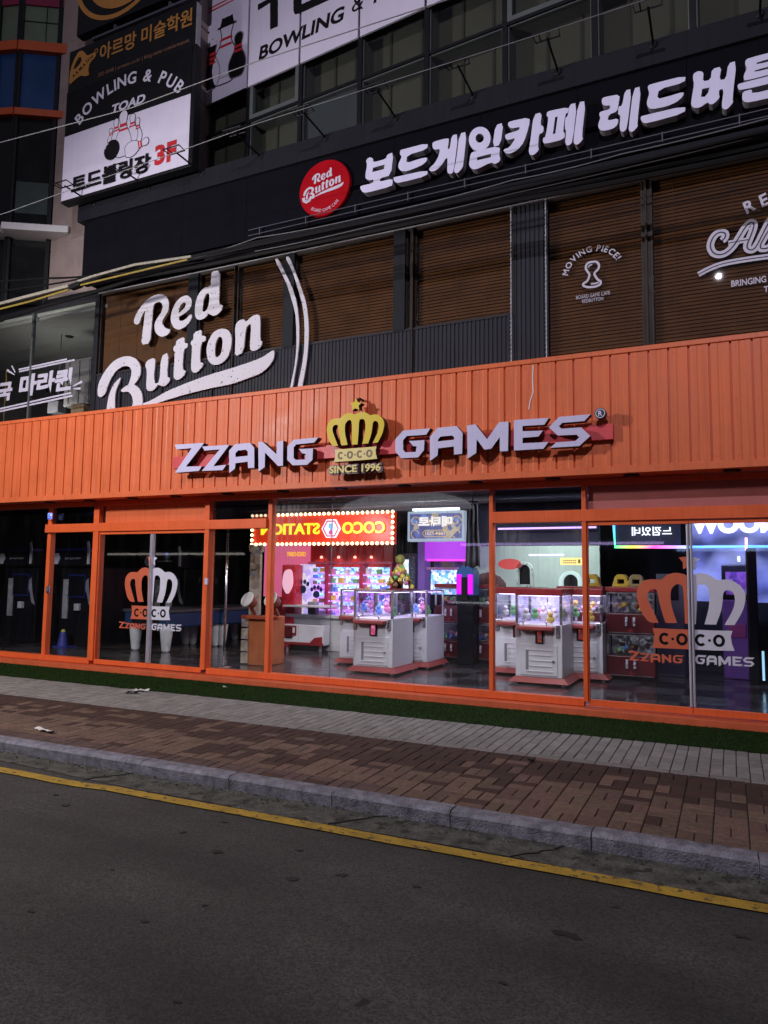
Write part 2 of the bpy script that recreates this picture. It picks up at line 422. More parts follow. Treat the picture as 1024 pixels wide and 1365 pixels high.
struct(mb, 'road_marking', m_yel)
m_kerb = mat('granite_kerb', (.175, .172, .205), .85, var=.5, vs=11, bump=1.0, bs=70, streak=.35)
mb = MB()
kx = sorted(W(a, b, 4.85)[0] for a, b in ((187, 1012), (305, 1045), (442, 1068), (600, 1095), (788, 1125), (1012, 1160)))
while kx[0] > -16: kx.insert(0, kx[0] - 1.02)
while kx[-1] < 6: kx.append(kx[-1] + 1.02)
for a, b in zip(kx, kx[1:]):
    j = random.uniform(-.006, .006); h = .116 + random.uniform(-.004, .004)
    pr = [(4.865 + j, 0), (4.85 + j, h - .025), (4.866 + j, h - .006), (4.885 + j, h), (4.985, h), (4.985, 0)]
    n = len(pr)
    mb.add([(a + .004, y, z) for y, z in pr] + [(b - .004, y, z) for y, z in pr],
           [(i, (i + 1) % n, n + (i + 1) % n, n + i) for i in range(n)] + [tuple(range(n)), tuple(range(2 * n - 1, n - 1, -1))])
struct(mb, 'kerb', m_kerb)
mb = MB()
mb.add([(-40, 4.90, .10), (30, 4.90, .10), (30, 8.85, .148), (-40, 8.85, .148)], [(0, 1, 2, 3)])
struct(mb, 'pavement_bed', mat('sand_bed', (.035, .03, .026), .95, var=.3, vs=20))
# bricks: basket weave, every brick its own colour
m_brick = mat('clay_paver', (.2, .1, .06), .85, var=.35, vs=24, bump=.7, bs=60, attr='tint')
def pavers(name, bricks, m):
    vs = []; fs = []; cs = []
    for (x0, x1, y0, y1, c, dz) in bricks:
        g = .0035; e = .004; b = len(vs)
        tl = random.uniform(-.0015, .0015)
        for (i, z) in ((0, -.02), (0, -.004), (e, 0)):
            for (x, y) in ((x0 + g + i, y0 + g + i), (x1 - g - i, y0 + g + i), (x1 - g - i, y1 - g - i), (x0 + g + i, y1 - g - i)):
                vs.append((x, y, zs(y) + z + dz + tl * (1 if x > (x0 + x1) / 2 else -1)))
        for k in range(2):
            for q in range(4):
                r = (q + 1) % 4; fs.append((b + k * 4 + q, b + k * 4 + r, b + k * 4 + 4 + r, b + k * 4 + 4 + q)); cs.append(c)
        fs.append((b + 8, b + 9, b + 10, b + 11)); cs.append(c)
    me = bpy.data.meshes.new(name); me.from_pydata(vs, [], fs); me.materials.append(m)
    at = me.attributes.new('tint', 'FLOAT_COLOR', 'FACE')
    at.data.foreach_set('color', [q for c in cs for q in (*c, 1)])
    o = bpy.data.objects.new(name, me); COL.objects.link(o); o['kind'] = 'structure'
    return o
P = .2075; B = []
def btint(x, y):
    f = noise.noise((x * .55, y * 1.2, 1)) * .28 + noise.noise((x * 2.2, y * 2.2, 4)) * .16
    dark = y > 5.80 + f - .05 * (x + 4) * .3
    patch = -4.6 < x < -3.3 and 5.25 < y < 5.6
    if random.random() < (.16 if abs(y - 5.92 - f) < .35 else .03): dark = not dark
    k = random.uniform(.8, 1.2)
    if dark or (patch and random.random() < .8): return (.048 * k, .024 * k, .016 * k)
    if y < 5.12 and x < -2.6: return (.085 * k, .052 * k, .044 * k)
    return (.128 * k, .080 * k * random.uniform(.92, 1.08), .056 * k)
nx = int(19 / P)
for i in range(nx):
    for j in range(8):
        x = -15.5 + i * P; y = 4.985 + j * .197
        if (i + j) % 2:
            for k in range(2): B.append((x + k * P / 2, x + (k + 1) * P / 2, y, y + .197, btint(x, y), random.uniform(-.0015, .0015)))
        else:
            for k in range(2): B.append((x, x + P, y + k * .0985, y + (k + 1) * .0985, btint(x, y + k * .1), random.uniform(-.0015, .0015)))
pavers('brick_pavement', B, m_brick)
B = []
for i in range(170):
    x = -14 + i * .1; 
    if i % 10 == 0:
        for k in range(5): pass
    for k in range(5):
        c = .235 * random.uniform(.80, 1.1)
        B.append((x, x + .1, 6.685 + k * .19, 6.685 + (k + 1) * .19, (c, c * .965, c * .90), random.uniform(-.002, .002)))
pavers('grey_pavement', B, mat('grey_paver', (.2, .2, .2), .85, var=.22, vs=18, bump=.5, bs=80, attr='tint'))
B = []
for i in range(58):
    c = .20 * random.uniform(.9, 1.1); B.append((-14 + i * .3, -13.7 + i * .3, 6.565, 6.68, (c, c * .95, c * .9), random.uniform(-.002, .002)))
pavers('pavement_edging', B, mat('edging_stone', (.2, .2, .2), .85, var=.25, vs=15, bump=.5, attr='tint'))
# artificial turf in front of the shop
mb = MB()
rg = random.Random(3)
for i in range(52000):
    x = rg.uniform(-14, 1.6); y = rg.uniform(7.64, 8.62); z = zs(y) + .004; h = rg.uniform(.010, .022); a = rg.uniform(0, 6.28); w = .0035
    dx, dy = math.cos(a) * w, math.sin(a) * w
    lx, ly = rg.uniform(-.012, .012), rg.uniform(-.012, .012)
    b = len(mb.v); mb.v += [(x - dx, y - dy, z), (x + dx, y + dy, z), (x + lx, y + ly, z + h)]; mb.face((b, b + 1, b + 2))
me = bpy.data.meshes.new('artificial_grass'); me.from_pydata(mb.v, [], mb.f)
m_turf = mat('green_turf_fibre', (.020, .046, .008), .85, var=.35, vs=9, spec=.15); me.materials.append(m_turf)
o = bpy.data.objects.new('artificial_grass', me); COL.objects.link(o); tag(o, 'dark green artificial grass strip along the orange shopfront', None, None, 'stuff')
mb = MB(); mb.add([(-40, 7.64, zs(7.64) + .003), (20, 7.64, zs(7.64) + .003), (20, 8.70, zs(8.7) + .003), (-40, 8.70, zs(8.7) + .003)], [(0, 1, 2, 3)])
struct(mb, 'turf_backing', mat('turf_base', (.012, .030, .006), .95, var=.3, vs=20, spec=.1))
# tar and gum spots on the road
mb = MB(); rs = random.Random(5)
for px, py, s_ in ((87, 1074, .05), (290, 1136, .06), (391, 1172, .07), (244, 1110, .04), (400, 1134, .045), (456, 1167, .06), (75, 1060, .04), (299, 1096, .04), (193, 1229, .035), (273, 1207, .04), (757, 1246, .10), (555, 1182, .04), (236, 1336, .03), (670, 1311, .03), (150, 1160, .03), (990, 1250, .05), (820, 1150 + 60, .03), (40, 1215, .04)):
    x, y = G(px, py, 0); n_ = 11
    mb.hprism([(x + s_ * .62 * rs.uniform(.45, 1.35) * 1.1 * math.cos(6.283 * k / n_), y + s_ * .62 * rs.uniform(.4, 1.25) * .7 * math.sin(6.283 * k / n_)) for k in range(n_)], .001, .0045)
struct(mb, 'road_stain', mat('tar_spot', (.009, .009, .009), .7, var=.3))
mb = MB()
for i in range(420):      # grit and leaf crumbs collected along the gutter and the kerb foot
    x = rs.uniform(-11, 1.2); y = 4.86 - abs(rs.gauss(0, .09)); s_ = rs.uniform(.002, .008); a_ = rs.uniform(0, 6)
    if y < 4.45: continue
    p_ = [(x + s_ * math.cos(a_ + t), y + s_ * math.sin(a_ + t) * .8) for t in (0, 1.7, 3.1, 4.6)]
    mb.hprism(p_, .008, .012 + s_ * .8)
struct(mb, 'gutter_grit', mat('grit', (.05, .045, .035), .9, var=.6, vs=60), kind='stuff')
# litter
m_paper = mat('crumpled_paper', (.62, .60, .58), .8, var=.1)
def scrap(px, py, z, L, wd, label, rot=0, m=m_paper):
    x, y = G(px, py, z); b = MB(); n = 6
    vs = []
    for i in range(n + 1):
        for j in range(3):
            u = (i / n - .5) * L; v = (j / 2 - .5) * wd
            vs.append((x + u * math.cos(rot) - v * math.sin(rot) + random.uniform(-.008, .008), y + u * math.sin(rot) + v * math.cos(rot), zs(y) + .006 + random.uniform(0, .028)))
    b.add(vs, [(i * 3 + j, (i + 1) * 3 + j, (i + 1) * 3 + j + 1, i * 3 + j + 1) for i in range(n) for j in range(2)])
    o = solo(b, 'paper_scrap', m, label, 'litter')
    s_ = o.modifiers.new('thickness', 'SOLIDIFY'); s_.thickness = .002
    return o
scrap(60, 974, .13, .30, .06, 'white paper scrap lying on the brick pavement near the kerb', -.2)
scrap(188, 922, .14, .22, .10, 'white crumpled wrapper on the grey pavers beside the turf', .2)
scrap(176, 925, .14, .16, .07, 'black crumpled bag scrap on the grey pavers beside the white wrapper', .4, m_black)
scrap(300, 917.5, .15, .06, .05, 'tiny white paper scrap on the turf strip', .4)
scrap(708, 938+78, .13, .07, .03, 'small dark twig scrap on the grey pavers', .9, m_black)

# ------------------------------------------------------------------ the arcade shopfront (ground floor)
YG = 8.85; YF = 8.40; ZB = .24
zq = lambda px, py, Y=YG: W(px, py, Y)[1]
xq = lambda px, py, Y=YG: W(px, py, Y)[0]
SH = thing('arcade_shopfront', (-5.5, 8.85, .15), 'long orange metal clad glass shopfront of the games arcade', 'shopfront')
Z_SOF = 2.895; Z_HB = 2.395; Z_HT = 2.535
XL, XR = -15.0, 3.2
# fascia: pressed sheets with a joint every 206 mm
p = .2058; x0 = W(60 / 5.12, 548, YF)[0]; k0 = int((XL - x0) / p); prof = []
x = x0 + k0 * p; gro = MB()
while x < XR:
    prof += [(x, YF), (x + .064, YF), (x + .078, YF + .0028), (x + .118, YF + .0028), (x + .132, YF), (x + p - .023, YF), (x + p - .021, YF + .026), (x + p - .001, YF + .026)]
    x += p
mb = MB(); zt, zb = 4.265, 2.975; n = len(prof)
mb.add([(a, b, zb) for a, b in prof] + [(a, b, zt) for a, b in prof], [(i, i + 1, n + i + 1, n + i) for i in range(n - 1)])
mb.build('fascia_sheet', m_orange, SH)
gro.box(XL, XR, YF + .03, YF + .05, 2.97, 4.27); gro.build('fascia_backing', m_groove, SH)
mb = MB(); mb.box(XL, XR, YF - .018, YG + .02, 4.262, 4.32); mb.build('fascia_cap', m_orange, SH, bevel=.006)
mb = MB(); mb.box(XL, XR, YF - .012, YF + .06, Z_SOF, 2.978); mb.build('fascia_base_trim', m_orange, SH, bevel=.005)
mb = MB(); mb.box(XL, XR, YF + .06, YG + .05, Z_SOF + .012, Z_SOF + .03); mb.build('soffit', m_frame, SH)
for a, b in ((51, 668), (109, 666), (172, 664), (235, 662), (300, 658), (376, 655), (456, 652), (540, 648), (633, 643), (736, 638), (840, 632), (976, 625)):
    x, y = G(a, b, Z_SOF); y = 8.62
    mb = MB(); mb.lathe([(.085, Z_SOF - .006), (.092, Z_SOF + .01), (.07, Z_SOF + .01)], x, y, 20); d = mb.build('downlight', m_black, SH)
    mb = MB(); mb.lathe([(.058, Z_SOF - .008), (.058, Z_SOF - .003)], x, y, 16); mb.build('lens', mat('unlit_lens', (.05, .05, .055), .2), d)
mb = MB(); mb.stroke([W(a, b, YF - .003) for a, b in ((711, 487), (710, 505), (711, 522), (707, 534), (705, 546))], .011, YF - .006, YF - .001); mb.build('paint_scrape', m_white, SH)
mb = MB()
x = x0 + k0 * p + .034
while x < XR:
    for z in (3.03, 3.62, 4.21): mb.lathe([(.007, YF - .004), (.009, YF + .001)], x, 0, 6, 'y', z)
    x += p
mb.build('fixing_screws', m_frame, SH)
# frame members: posts, heads, beams, sill
def post(xa, xb, z0, z1, yd=.05, name='post'):
    mb = MB(); mb.box(xa, xb, YG - yd, YG + .06, z0, z1); return mb.build(name, m_frame, SH, bevel=.004)
xA = (xq(61.5, 800), xq(66, 800)); xB = (xq(125.5, 800), xq(132.5, 800)); xC = (xq(274.5, 800), xq(280.5, 800))
xD = (xq(357, 800), xq(362.3, 800)); xE = (xq(653.6, 800), xq(658.8, 800)); xF = (xq(778.5, 800), xq(784.3, 800))
xH = xF[1] + 2.21
for a, yd in ((xA, .045), (xB, .09), (xC, .09), (xD, .05), (xE, .05), (xF, .09), ((xH, xH + .06), .09)):
    post(a[0], a[1], .30, 2.84, yd)
mb = MB(); mb.box(XL, XR, YG - .065, YG + .06, 2.825, Z_SOF + .005); mb.build('head_rail', m_frame, SH, bevel=.004)
for a, b in ((xA[0] - .004, xD[0]), (xE[1], xH + .5)):
    mb = MB(); mb.box(a, b, YG - .098, YG + .05, Z_HB, Z_HT); mb.build('door_header_beam', m_frame, SH, bevel=.004)
mb = MB(); mb.box(XL, xB[0], YG - .055, YG + .06, ZB, .325); mb.box(xC[1], xF[0], YG - .056, YG + .06, ZB, .325); mb.build('bottom_rail', m_frame, SH, bevel=.004)
mb = MB(); mb.box(XL, XR, 8.63, YG + .12, .10, ZB - .005); mb.build('doorstep', mat('orange_scuffed_step', (.62, .115, .04), .55, var=.15, vs=4, streak=.1), SH, bevel=.006)
# transom lights and panels
def pane(xa, xb, za, zb_, name='glass_pane', m=None, par=None, y=YG):
    mb = MB(); mb.box(xa, xb, y - .004, y + .004, za, zb_); return mb.build(name, m or g_shop, par or SH)
def panel(xa, xb, m):
    mb = MB(); mb.box(xa, xb, YG - .02, YG + .01, Z_HT, 2.825); return mb.build('transom_panel', m, SH)
xs_t = [xq(133.5, 682), xq(141.5, 682)]
pane(xA[1], xs_t[0] - .03, Z_HT, 2.825, 'transom_glass', g_transom)
post(xs_t[0] - .03, xs_t[1] - .06, Z_HT, 2.825)
panel(xs_t[1] + .02, xq(281, 676), m_orange)
pane(xs_t[1] - .06, xs_t[1] + .02, Z_HT, 2.825, 'transom_glass', g_transom)
post(xq(281, 676), xq(284.5, 676), Z_HT, 2.825)
pane(xq(284.5, 676), xD[0], Z_HT, 2.825, 'transom_glass', g_transom)
pane(xE[1], xq(776.5, 658), Z_HT, 2.825, 'transom_glass', g_transom)
post(xq(776.5, 658), xq(782.3, 658), Z_HT, 2.825)
panel(xq(782.3, 658) + .02, xH + .4, m_mauve)
# fixed panes
pane(-14.8, xA[0], .325, 2.825); pane(xA[1], xB[0], .325, Z_HB); pane(xC[1], xD[0], .325, Z_HB)
xm = xq(441, 800)
pane(xD[1], xm - .004, .325, 2.825, m=g_fog); pane(xm + .004, xE[0], .325, 2.825, m=g_fog); pane(xE[1], xF[0], .325, Z_HB, m=g_fog); pane(xH + .06, 3.0, .325, 2.825)
mb = MB(); mb.box(xm - .004, xm + .004, YG - .005, YG + .005, .325, 2.825); mb.build('silicone_joint', mat('grey_silicone', (.15, .15, .17), .4), SH)
# ---- crown emblem traced once on the fascia sign, kept in metres
CO = (425, 525, 10.24); YS = 8.19
crown_o = [(190,716),(140,640),(112,540),(108,470),(125,400),(165,352),(220,335),(295,334),(330,290),(390,260),(450,262),(495,285),(540,255),(600,242),(660,262),(700,295),(760,278),(810,285),(860,320),(890,370),(895,430),(870,540),(806,664),(735,672),(800,540),(818,460),(815,400),(790,370),(755,370),(735,400),(730,470),(715,560),(675,676),(592,684),(630,540),(638,430),(630,360),(600,338),(560,350),(548,400),(545,500),(530,690),(452,695),(452,480),(450,380),(430,355),(400,360),(365,400),(355,460),(360,560),(395,695),(312,705),(285,600),(265,480),(262,430),(240,418),(205,430),(185,470),(190,520),(262,710)]
star_o = [(508,52),(530,110),(582,122),(545,160),(552,217),(500,198),(455,224),(456,165),(428,125),(485,112)]
rib_o = [(216,760),(360,751),(500,740),(650,729),(790,716),(776,765),(780,820),(798,885),(650,900),(500,910),(350,921),(204,932),(222,875),(226,820)]
CR = [PX(q, *CO, YS) for q in (crown_o, star_o, rib_o)]
def letterC(cx, cz, r, w=.3): return [(cx + r * math.cos(R(a)), cz + r * math.sin(R(a))) for a in range(42, 320, 16)]
coco_c = [PX([q], *CO, YS)[0] for q in ((300,842),(425,832),(560,822),(690,812))]; coco_d = [PX([q], *CO, YS)[0] for q in ((358,837),(492,828),(622,818))]
def coco(mb, f, k, y0, y1):
    r = .037 * k
    for i, c in enumerate(coco_c):
        c = f(c)
        pts = [(c[0] + r * .9 * math.cos(R(a)), c[1] + r * 1.05 * math.sin(R(a))) for a in (range(45, 320, 15) if i % 2 == 0 else range(0, 360, 15))]
        mb.stroke(pts, .023 * k, y0, y1, closed=bool(i % 2))
    for c in coco_d: mb.prism(circle(*f(c), .011 * k, 10), y0, y1)
ZZ = dict(
 Z=[(38,160),(222,148),(228,152),(112,302),(215,300),(195,330),(40,342),(150,182),(52,190)], Y=[(218,172),(390,160),(392,164),(290,300),(375,290),(350,325),(215,330),(332,190),(232,198)])
zz_l = [([(38,160),(222,148),(228,152),(112,302),(215,300),(195,330),(40,342),(150,182),(52,190)], []),
 ([(218,172),(390,160),(392,164),(290,300),(375,290),(350,325),(215,330),(332,190),(232,198)], []),
 ([(392,198),(432,156),(530,148),(556,180),(556,310),(516,312),(514,270),(434,280),(430,315),(394,345)], [[(434,215),(450,198),(500,192),(514,205),(514,232),(434,240)]]),
 ([(582,142),(610,140),(700,222),(704,140),(744,134),(742,296),(710,298),(626,210),(624,305),(584,335)], []),
 ([(772,168),(812,128),(972,112),(945,146),(828,158),(812,178),(812,246),(826,258),(888,256),(890,220),(866,214),(846,188),(938,184),(934,258),(900,290),(806,294),(770,258)], [])]
ga_l = [([(40,150),(74,112),(194,102),(176,130),(90,136),(74,155),(74,196),(84,208),(130,206),(134,182),(118,180),(100,158),(168,154),(166,198),(140,230),(66,234),(40,204)], []),
 ([(192,140),(226,100),(310,92),(336,122),(334,214),(298,218),(298,182),(228,190),(226,222),(192,246)], [[(228,150),(240,138),(290,134),(299,142),(299,152),(228,160)]]),
 ([(356,90),(392,84),(444,150),(496,76),(538,72),(536,202),(500,204),(500,140),(462,192),(432,196),(398,150),(396,210),(358,236)], []),
 ([(562,66),(716,56),(696,86),(600,92),(600,115),(690,112),(670,138),(600,144),(600,168),(714,162),(692,192),(562,200)], []),
 ([(716,98),(760,52),(900,40),(872,70),(776,78),(760,92),(770,104),(858,98),(898,136),(850,180),(722,188),(748,164),(832,158),(850,142),(838,130),(756,134)], [])]
ZP = [([*PX(o, 225, 560, 4.876, YS)], [PX(h, 225, 560, 4.876, YS) for h in hs]) for o, hs in zz_l]
GP = [([*PX(o, 515, 540, 3.303, YS)], [PX(h, 515, 540, 3.303, YS) for h in hs]) for o, hs in ga_l]
# ---- the sign on the fascia
m_blackside = mat('black_return', (.010, .010, .012), .5, var=.1)
SG = thing('arcade_name_sign', (-5.0, 8.3, 3.1), 'raised lavender ZZANG GAMES letters and yellow crown on a red bar on the orange fascia', 'sign')
a, b, c, d = W(232.8, 610, 8.36), W(232.8, 625.6, 8.36), W(817.8, 564.8, 8.36), W(817.8, 585.4, 8.36)
zt_, zb_ = (a[1] + c[1]) / 2, (b[1] + d[1]) / 2
mb = MB(); mb.box(a[0], c[0], 8.325, 8.375, zb_, zt_); mb.build('red_bar', m_redbar, SG, bevel=.003)
for L in ZP + GP:
    mb = MB(); mb.prism(L[0], YS, YS + .105, L[1], side=1); o = mb.build('letter', [m_lavs, m_blackside], SG)
    cx = sum(q[0] for q in L[0]) / len(L[0]); cz = (zt_ + zb_) / 2
    mb = MB(); mb.box(cx - .03, cx + .03, YS + .08, 8.33, cz - .02, cz + .02); mb.build('standoff', m_black, o)
mb = MB(); mb.prism(smoothed(CR[0], 2, 58), YS - .0, YS + .11, side=1); mb.build('crown', [m_yellow, m_blackside], SG)
mb = MB(); mb.prism(CR[1], YS, YS + .10, side=1); st = mb.build('star', [m_yellow, m_blackside], SG)
mb = MB(); q = CR[1][7]; sxm = sum(v[0] for v in CR[1]) / 10; mb.box(sxm - .012, sxm + .012, YS + .09, 8.41, q[1] + .10, q[1] + .125); mb.build('standoff', m_black, st)
mb = MB(); mb.prism(CR[2], YS, YS + .10, side=1); rb = mb.build('ribbon', [m_cream, m_blackside], SG)
mb = MB(); coco(mb, lambda c: c, 1.0, YS - .004, YS + .002); mb.build('lettering', m_grey_ink, rb)
a, b, c = PX([(150, 1092), (850, 1062), (150, 990)], *CO, YS)
mb = MB(); put_text(mb, 'SINCE 1996', a[0] - .022, b[0] + .022, a[1] - .020, c[1] + .018, YS + .06, .055, .085); pl = mb.build('since_letter_plate', m_plate, SG)
mb = MB(); put_text(mb, 'SINCE 1996', a[0], b[0], a[1], c[1], YS + .0045, .016, .030); mb.build('lettering', m_cream, pl)
mb = MB(); mb.box(a[0] + .05, b[0] - .05, YS + .06, 8.39, (a[1] + c[1]) / 2 - .015, (a[1] + c[1]) / 2 + .015); mb.build('mounting_rail', m_black, SG)
cx, cz = PX([(942, 36)], 515, 540, 3.303, YS)[0]
mb = MB(); mb.lathe([(.062, YS), (.062, YS + .09)], cx, 0, 28, 'y', cz); rg_ = mb.build('registered_mark', m_blackside, SG)
mb = MB(); mb.prism(circle(cx, cz, .052, 28), YS - .003, YS + .002, [circle(cx, cz, .044, 28)]); mb.build('ring', m_lav, rg_)
mb = MB(); put_text(mb, 'R', cx - .021, cx + .023, cz - .028, cz + .028, YS - .001, .004, .03); mb.build('lettering', m_lav, rg_)
mb = MB(); mb.box(cx - .02, cx + .02, YS + .08, 8.40, cz - .02, cz + .02); mb.build('standoff', m_black, rg_)
# ---- sliding double doors
m_stile = mat('pale_aluminium_stile', (.62, .60, .68), .35, metal=.25, var=.05); m_decal_w = mat('white_vinyl', (.66, .65, .76), .5, var=.04); m_decal_o = mat('orange_vinyl', (.62, .13, .06), .5, var=.05)
def clip_x(mb_, x, keep_left):
    me = bpy.data.meshes.new('tmp'); me.from_pydata(mb_.v, [], mb_.f); bm = bmesh.new(); bm.from_mesh(me)
    bmesh.ops.bisect_plane(bm, geom=bm.verts[:] + bm.edges[:] + bm.faces[:], plane_co=(x, 0, 0), plane_no=(1 if keep_left else -1, 0, 0), clear_outer=True)
    out = MB(); bm.verts.ensure_lookup_table(); out.add([v.co.copy() for v in bm.verts], [[v.index for v in f.verts] for f in bm.faces]); bm.free(); bpy.data.meshes.remove(me)
    return out
def door(xa, xb, meet_right, cref, scale, zc, m_d, lets, lspan, lz):
    st_ = .034; z0, z1 = .25, Z_HB - .004
    y0, y1 = YG - .062, YG - .018
    mb = MB()
    mb.box(xa + .003, xb - .003, y0, y1, z0, z0 + .075); mb.box(xa + .003, xb - .003, y0, y1, z1 - .045, z1)
    xo = xa if meet_right else xb - .02
    mb.box(xo + .003, xo + .017, y0, y1, z0 + .075, z1 - .045)
    D = mb.build('door', m_frame, SH, bevel=.003)
    mb = MB(); xm_ = xb - st_ if meet_right else xa
    mb.box(xm_ + .004, xm_ + st_ - .004, y0 - .004, y1, z0 + .08, z1 - .05)
    mb.tube([((xm_ + .5 * st_), y0 - .016, z0 + .09), ((xm_ + .5 * st_), y0 - .016, z1 - .06)], .006, 8); mb.build('meeting_stile', m_stile, D, bevel=.003)
    gx0, gx1 = (xa + .017, xb - st_ + .002) if meet_right else (xa + st_ - .002, xb - .017)
    gl_ = MB(); gl_.box(gx0, gx1, YG - .044, YG - .036, z0 + .07, z1 - .04); gl_.build('door_glass', g_shop, D)
    # vinyl crown, half on each leaf
    ccx = (CR[0][0][0] + CR[0][22][0]) / 2; ccx = sum(q[0] for q in CR[1]) / len(CR[1]) + .002
    ccz = CR[2][0][1]
    f = lambda q: (cref + (q[0] - ccx) * scale, zc + (q[1] - ccz) * scale)
    dec = MB(); yf, yb = YG - .0475, YG - .0445
    dec.prism([f(q) for q in smoothed(CR[0], 2, 58)], yf, yb); dec.prism([f(q) for q in CR[1]], yf, yb)
    rib = [f(q) for q in CR[2]]; dec.prism(rib, yf, yb)
    dec = clip_x(dec, xb - st_ if meet_right else xa + st_, meet_right)
    dc = dec.build('crown_decal', m_d, D)
    tx = MB(); coco(tx, f, scale, yf - .002, yf + .001)
    tx = clip_x(tx, xb - st_ if meet_right else xa + st_, meet_right); tx.build('lettering', m_ink, dc)
    # name lettering under the crown, same letters as the sign
    ax = min(q[0] for L in lets for q in L[0]); bx = max(q[0] for L in lets for q in L[0]); az = min(q[1] for L in lets for q in L[0]); bz = max(q[1] for L in lets for q in L[0])
    g = lambda q: (lspan[0] + (q[0] - ax) / (bx - ax) * (lspan[1] - lspan[0]), lz[0] + (q[1] - az) / (bz - az) * (lz[1] - lz[0]))
    lt = MB()
    for L in lets: lt.prism([g(q) for q in L[0]], yf, yb, [[g(q) for q in h] for h in L[1]])
    lt.build('name_decal', m_d, D)
    return D
yd = YG - .047
xc1 = xq(203.5, 800); xc2 = xq(921.5, 820)
for (xa, xm_, xb, crL, crR, botpx, toppx, n1, n2, cy, cn) in ((xB[1], xc1, xC[0], None, None, (205, 826.5), (205, 735.5), ((158, 835), (195, 835)), ((202, 840), (242, 840)), None, None),
        (xF[1], xc2, xH, None, None, (920, 866), (920, 733), ((837, 872), (912, 872)), ((927, 880), (1006, 880)), None, None)):
    zb2 = W(*botpx, yd)[1]; zt2 = W(*toppx, yd)[1]
    sc = (zt2 - zb2) / (max(q[1] for q in CR[1]) - min(q[1] for q in CR[2]))
    zc = zb2 + (CR[2][0][1] - min(q[1] for q in CR[2])) * sc
    for mr_, (a, b), nn, lets, mm in ((True, (xa, xm_), n1, ZP, m_decal_o), (False, (xm_, xb), n2, GP, m_decal_w)):
        la, lb = W(*nn[0], yd), W(*nn[1], yd)
        hh = (lb[0] - la[0]) * .20
        z_ = zb2 - hh * 1.42
        door(a, b, mr_, xm_, sc, zc, mm, lets, (la[0], lb[0]), (z_, z_ + hh))
# door locks and the small lit sensor on the left post
mb = MB(); x, z = W(64.5, 786, 8.79); mb.box(x - .035, x + .035, 8.775, 8.80, z - .06, z + .06); mb.box(x - .02, x - .008, 8.755, 8.775, z - .045, z + .045); mb.build('door_lock', m_chrome, SH, bevel=.004)
mb = MB(); x, z = W(276, 775, 8.76); mb.box(x - .028, x + .028, 8.735, 8.76, z - .05, z + .05); mb.build('door_lock', mat('pale_lock_body', (.6, .55, .72), .4), SH, bevel=.004)
mb = MB(); x, z = W(67, 688, 8.74); mb.box(x - .05, x + .05, 8.725, 8.75, z - .055, z + .055)
o = mb.build('door_sensor', glow('blue_led_badge', (.10, .16, .9), 1.2, (60, ((.02, .05, .5), (.15, .25, 1), (.6, .7, 1)))), SH, bevel=.02)
# ------------------------------------------------------------------ the commercial building above the shop
BD = thing('commercial_building', (-4.5, 8.9, 4.32), 'dark clad commercial building with brown blinds and third floor glazing above the orange arcade', 'building')
YB = 8.85
m_pier = mat('dark_slate_pier', (.020, .022, .028), .6, var=.15, streak=.2, spec=.15)
def ribs(name, xa, xb, za, zb_, pitch=.058, d=.012, y=YB):
    pr = []; x = xa
    while x < xb - .001:
        pr += [(x, y + d), (x + pitch * .12, y), (x + pitch * .72, y), (x + pitch * .84, y + d)]; x += pitch
    mb = MB(); n = len(pr); mb.add([(a, b, za) for a, b in pr] + [(a, b, zb_) for a, b in pr], [(i, i + 1, n + i + 1, n + i) for i in range(n - 1)])
    return mb.build(name, m_char, BD)
ZH, ZSL = 6.505, 5.075
xw = lambda px, py: W(px, py, YB)[0]
ribs('ribbed_cladding', -9.76, -2.43, 4.2, ZSL)
ribs('ribbed_pier', -2.425, -2.005, 4.2, ZH + .02)
cols = [(-9.775, -9.68), (-7.735, -7.54), (-5.92, -5.735), (-4.11, -3.935)]
for a, b in cols:
    mb = MB(); mb.box(a, b, YB - .025, YB + .12, ZSL - (.75 if a < -9 else 0), ZH + .01); mb.build('window_pier', m_pier, BD, bevel=.004)
mb = MB(); mb.box(-9.7, 3.2, YB - .03, YB + .1, ZH, ZH + .018); mb.build('window_head_trim', mat('grey_aluminium_trim', (.38, .38, .42), .4, metal=.3), BD)
mb = MB(); mb.box(-9.76, -2.43, YB - .012, YB + .1, ZSL - .012, ZSL + .012); mb.build('window_sill_trim', m_char, BD)
m_tube = mat('bronze_window_bar', (.040, .028, .022), .5, var=.1, spec=.2)
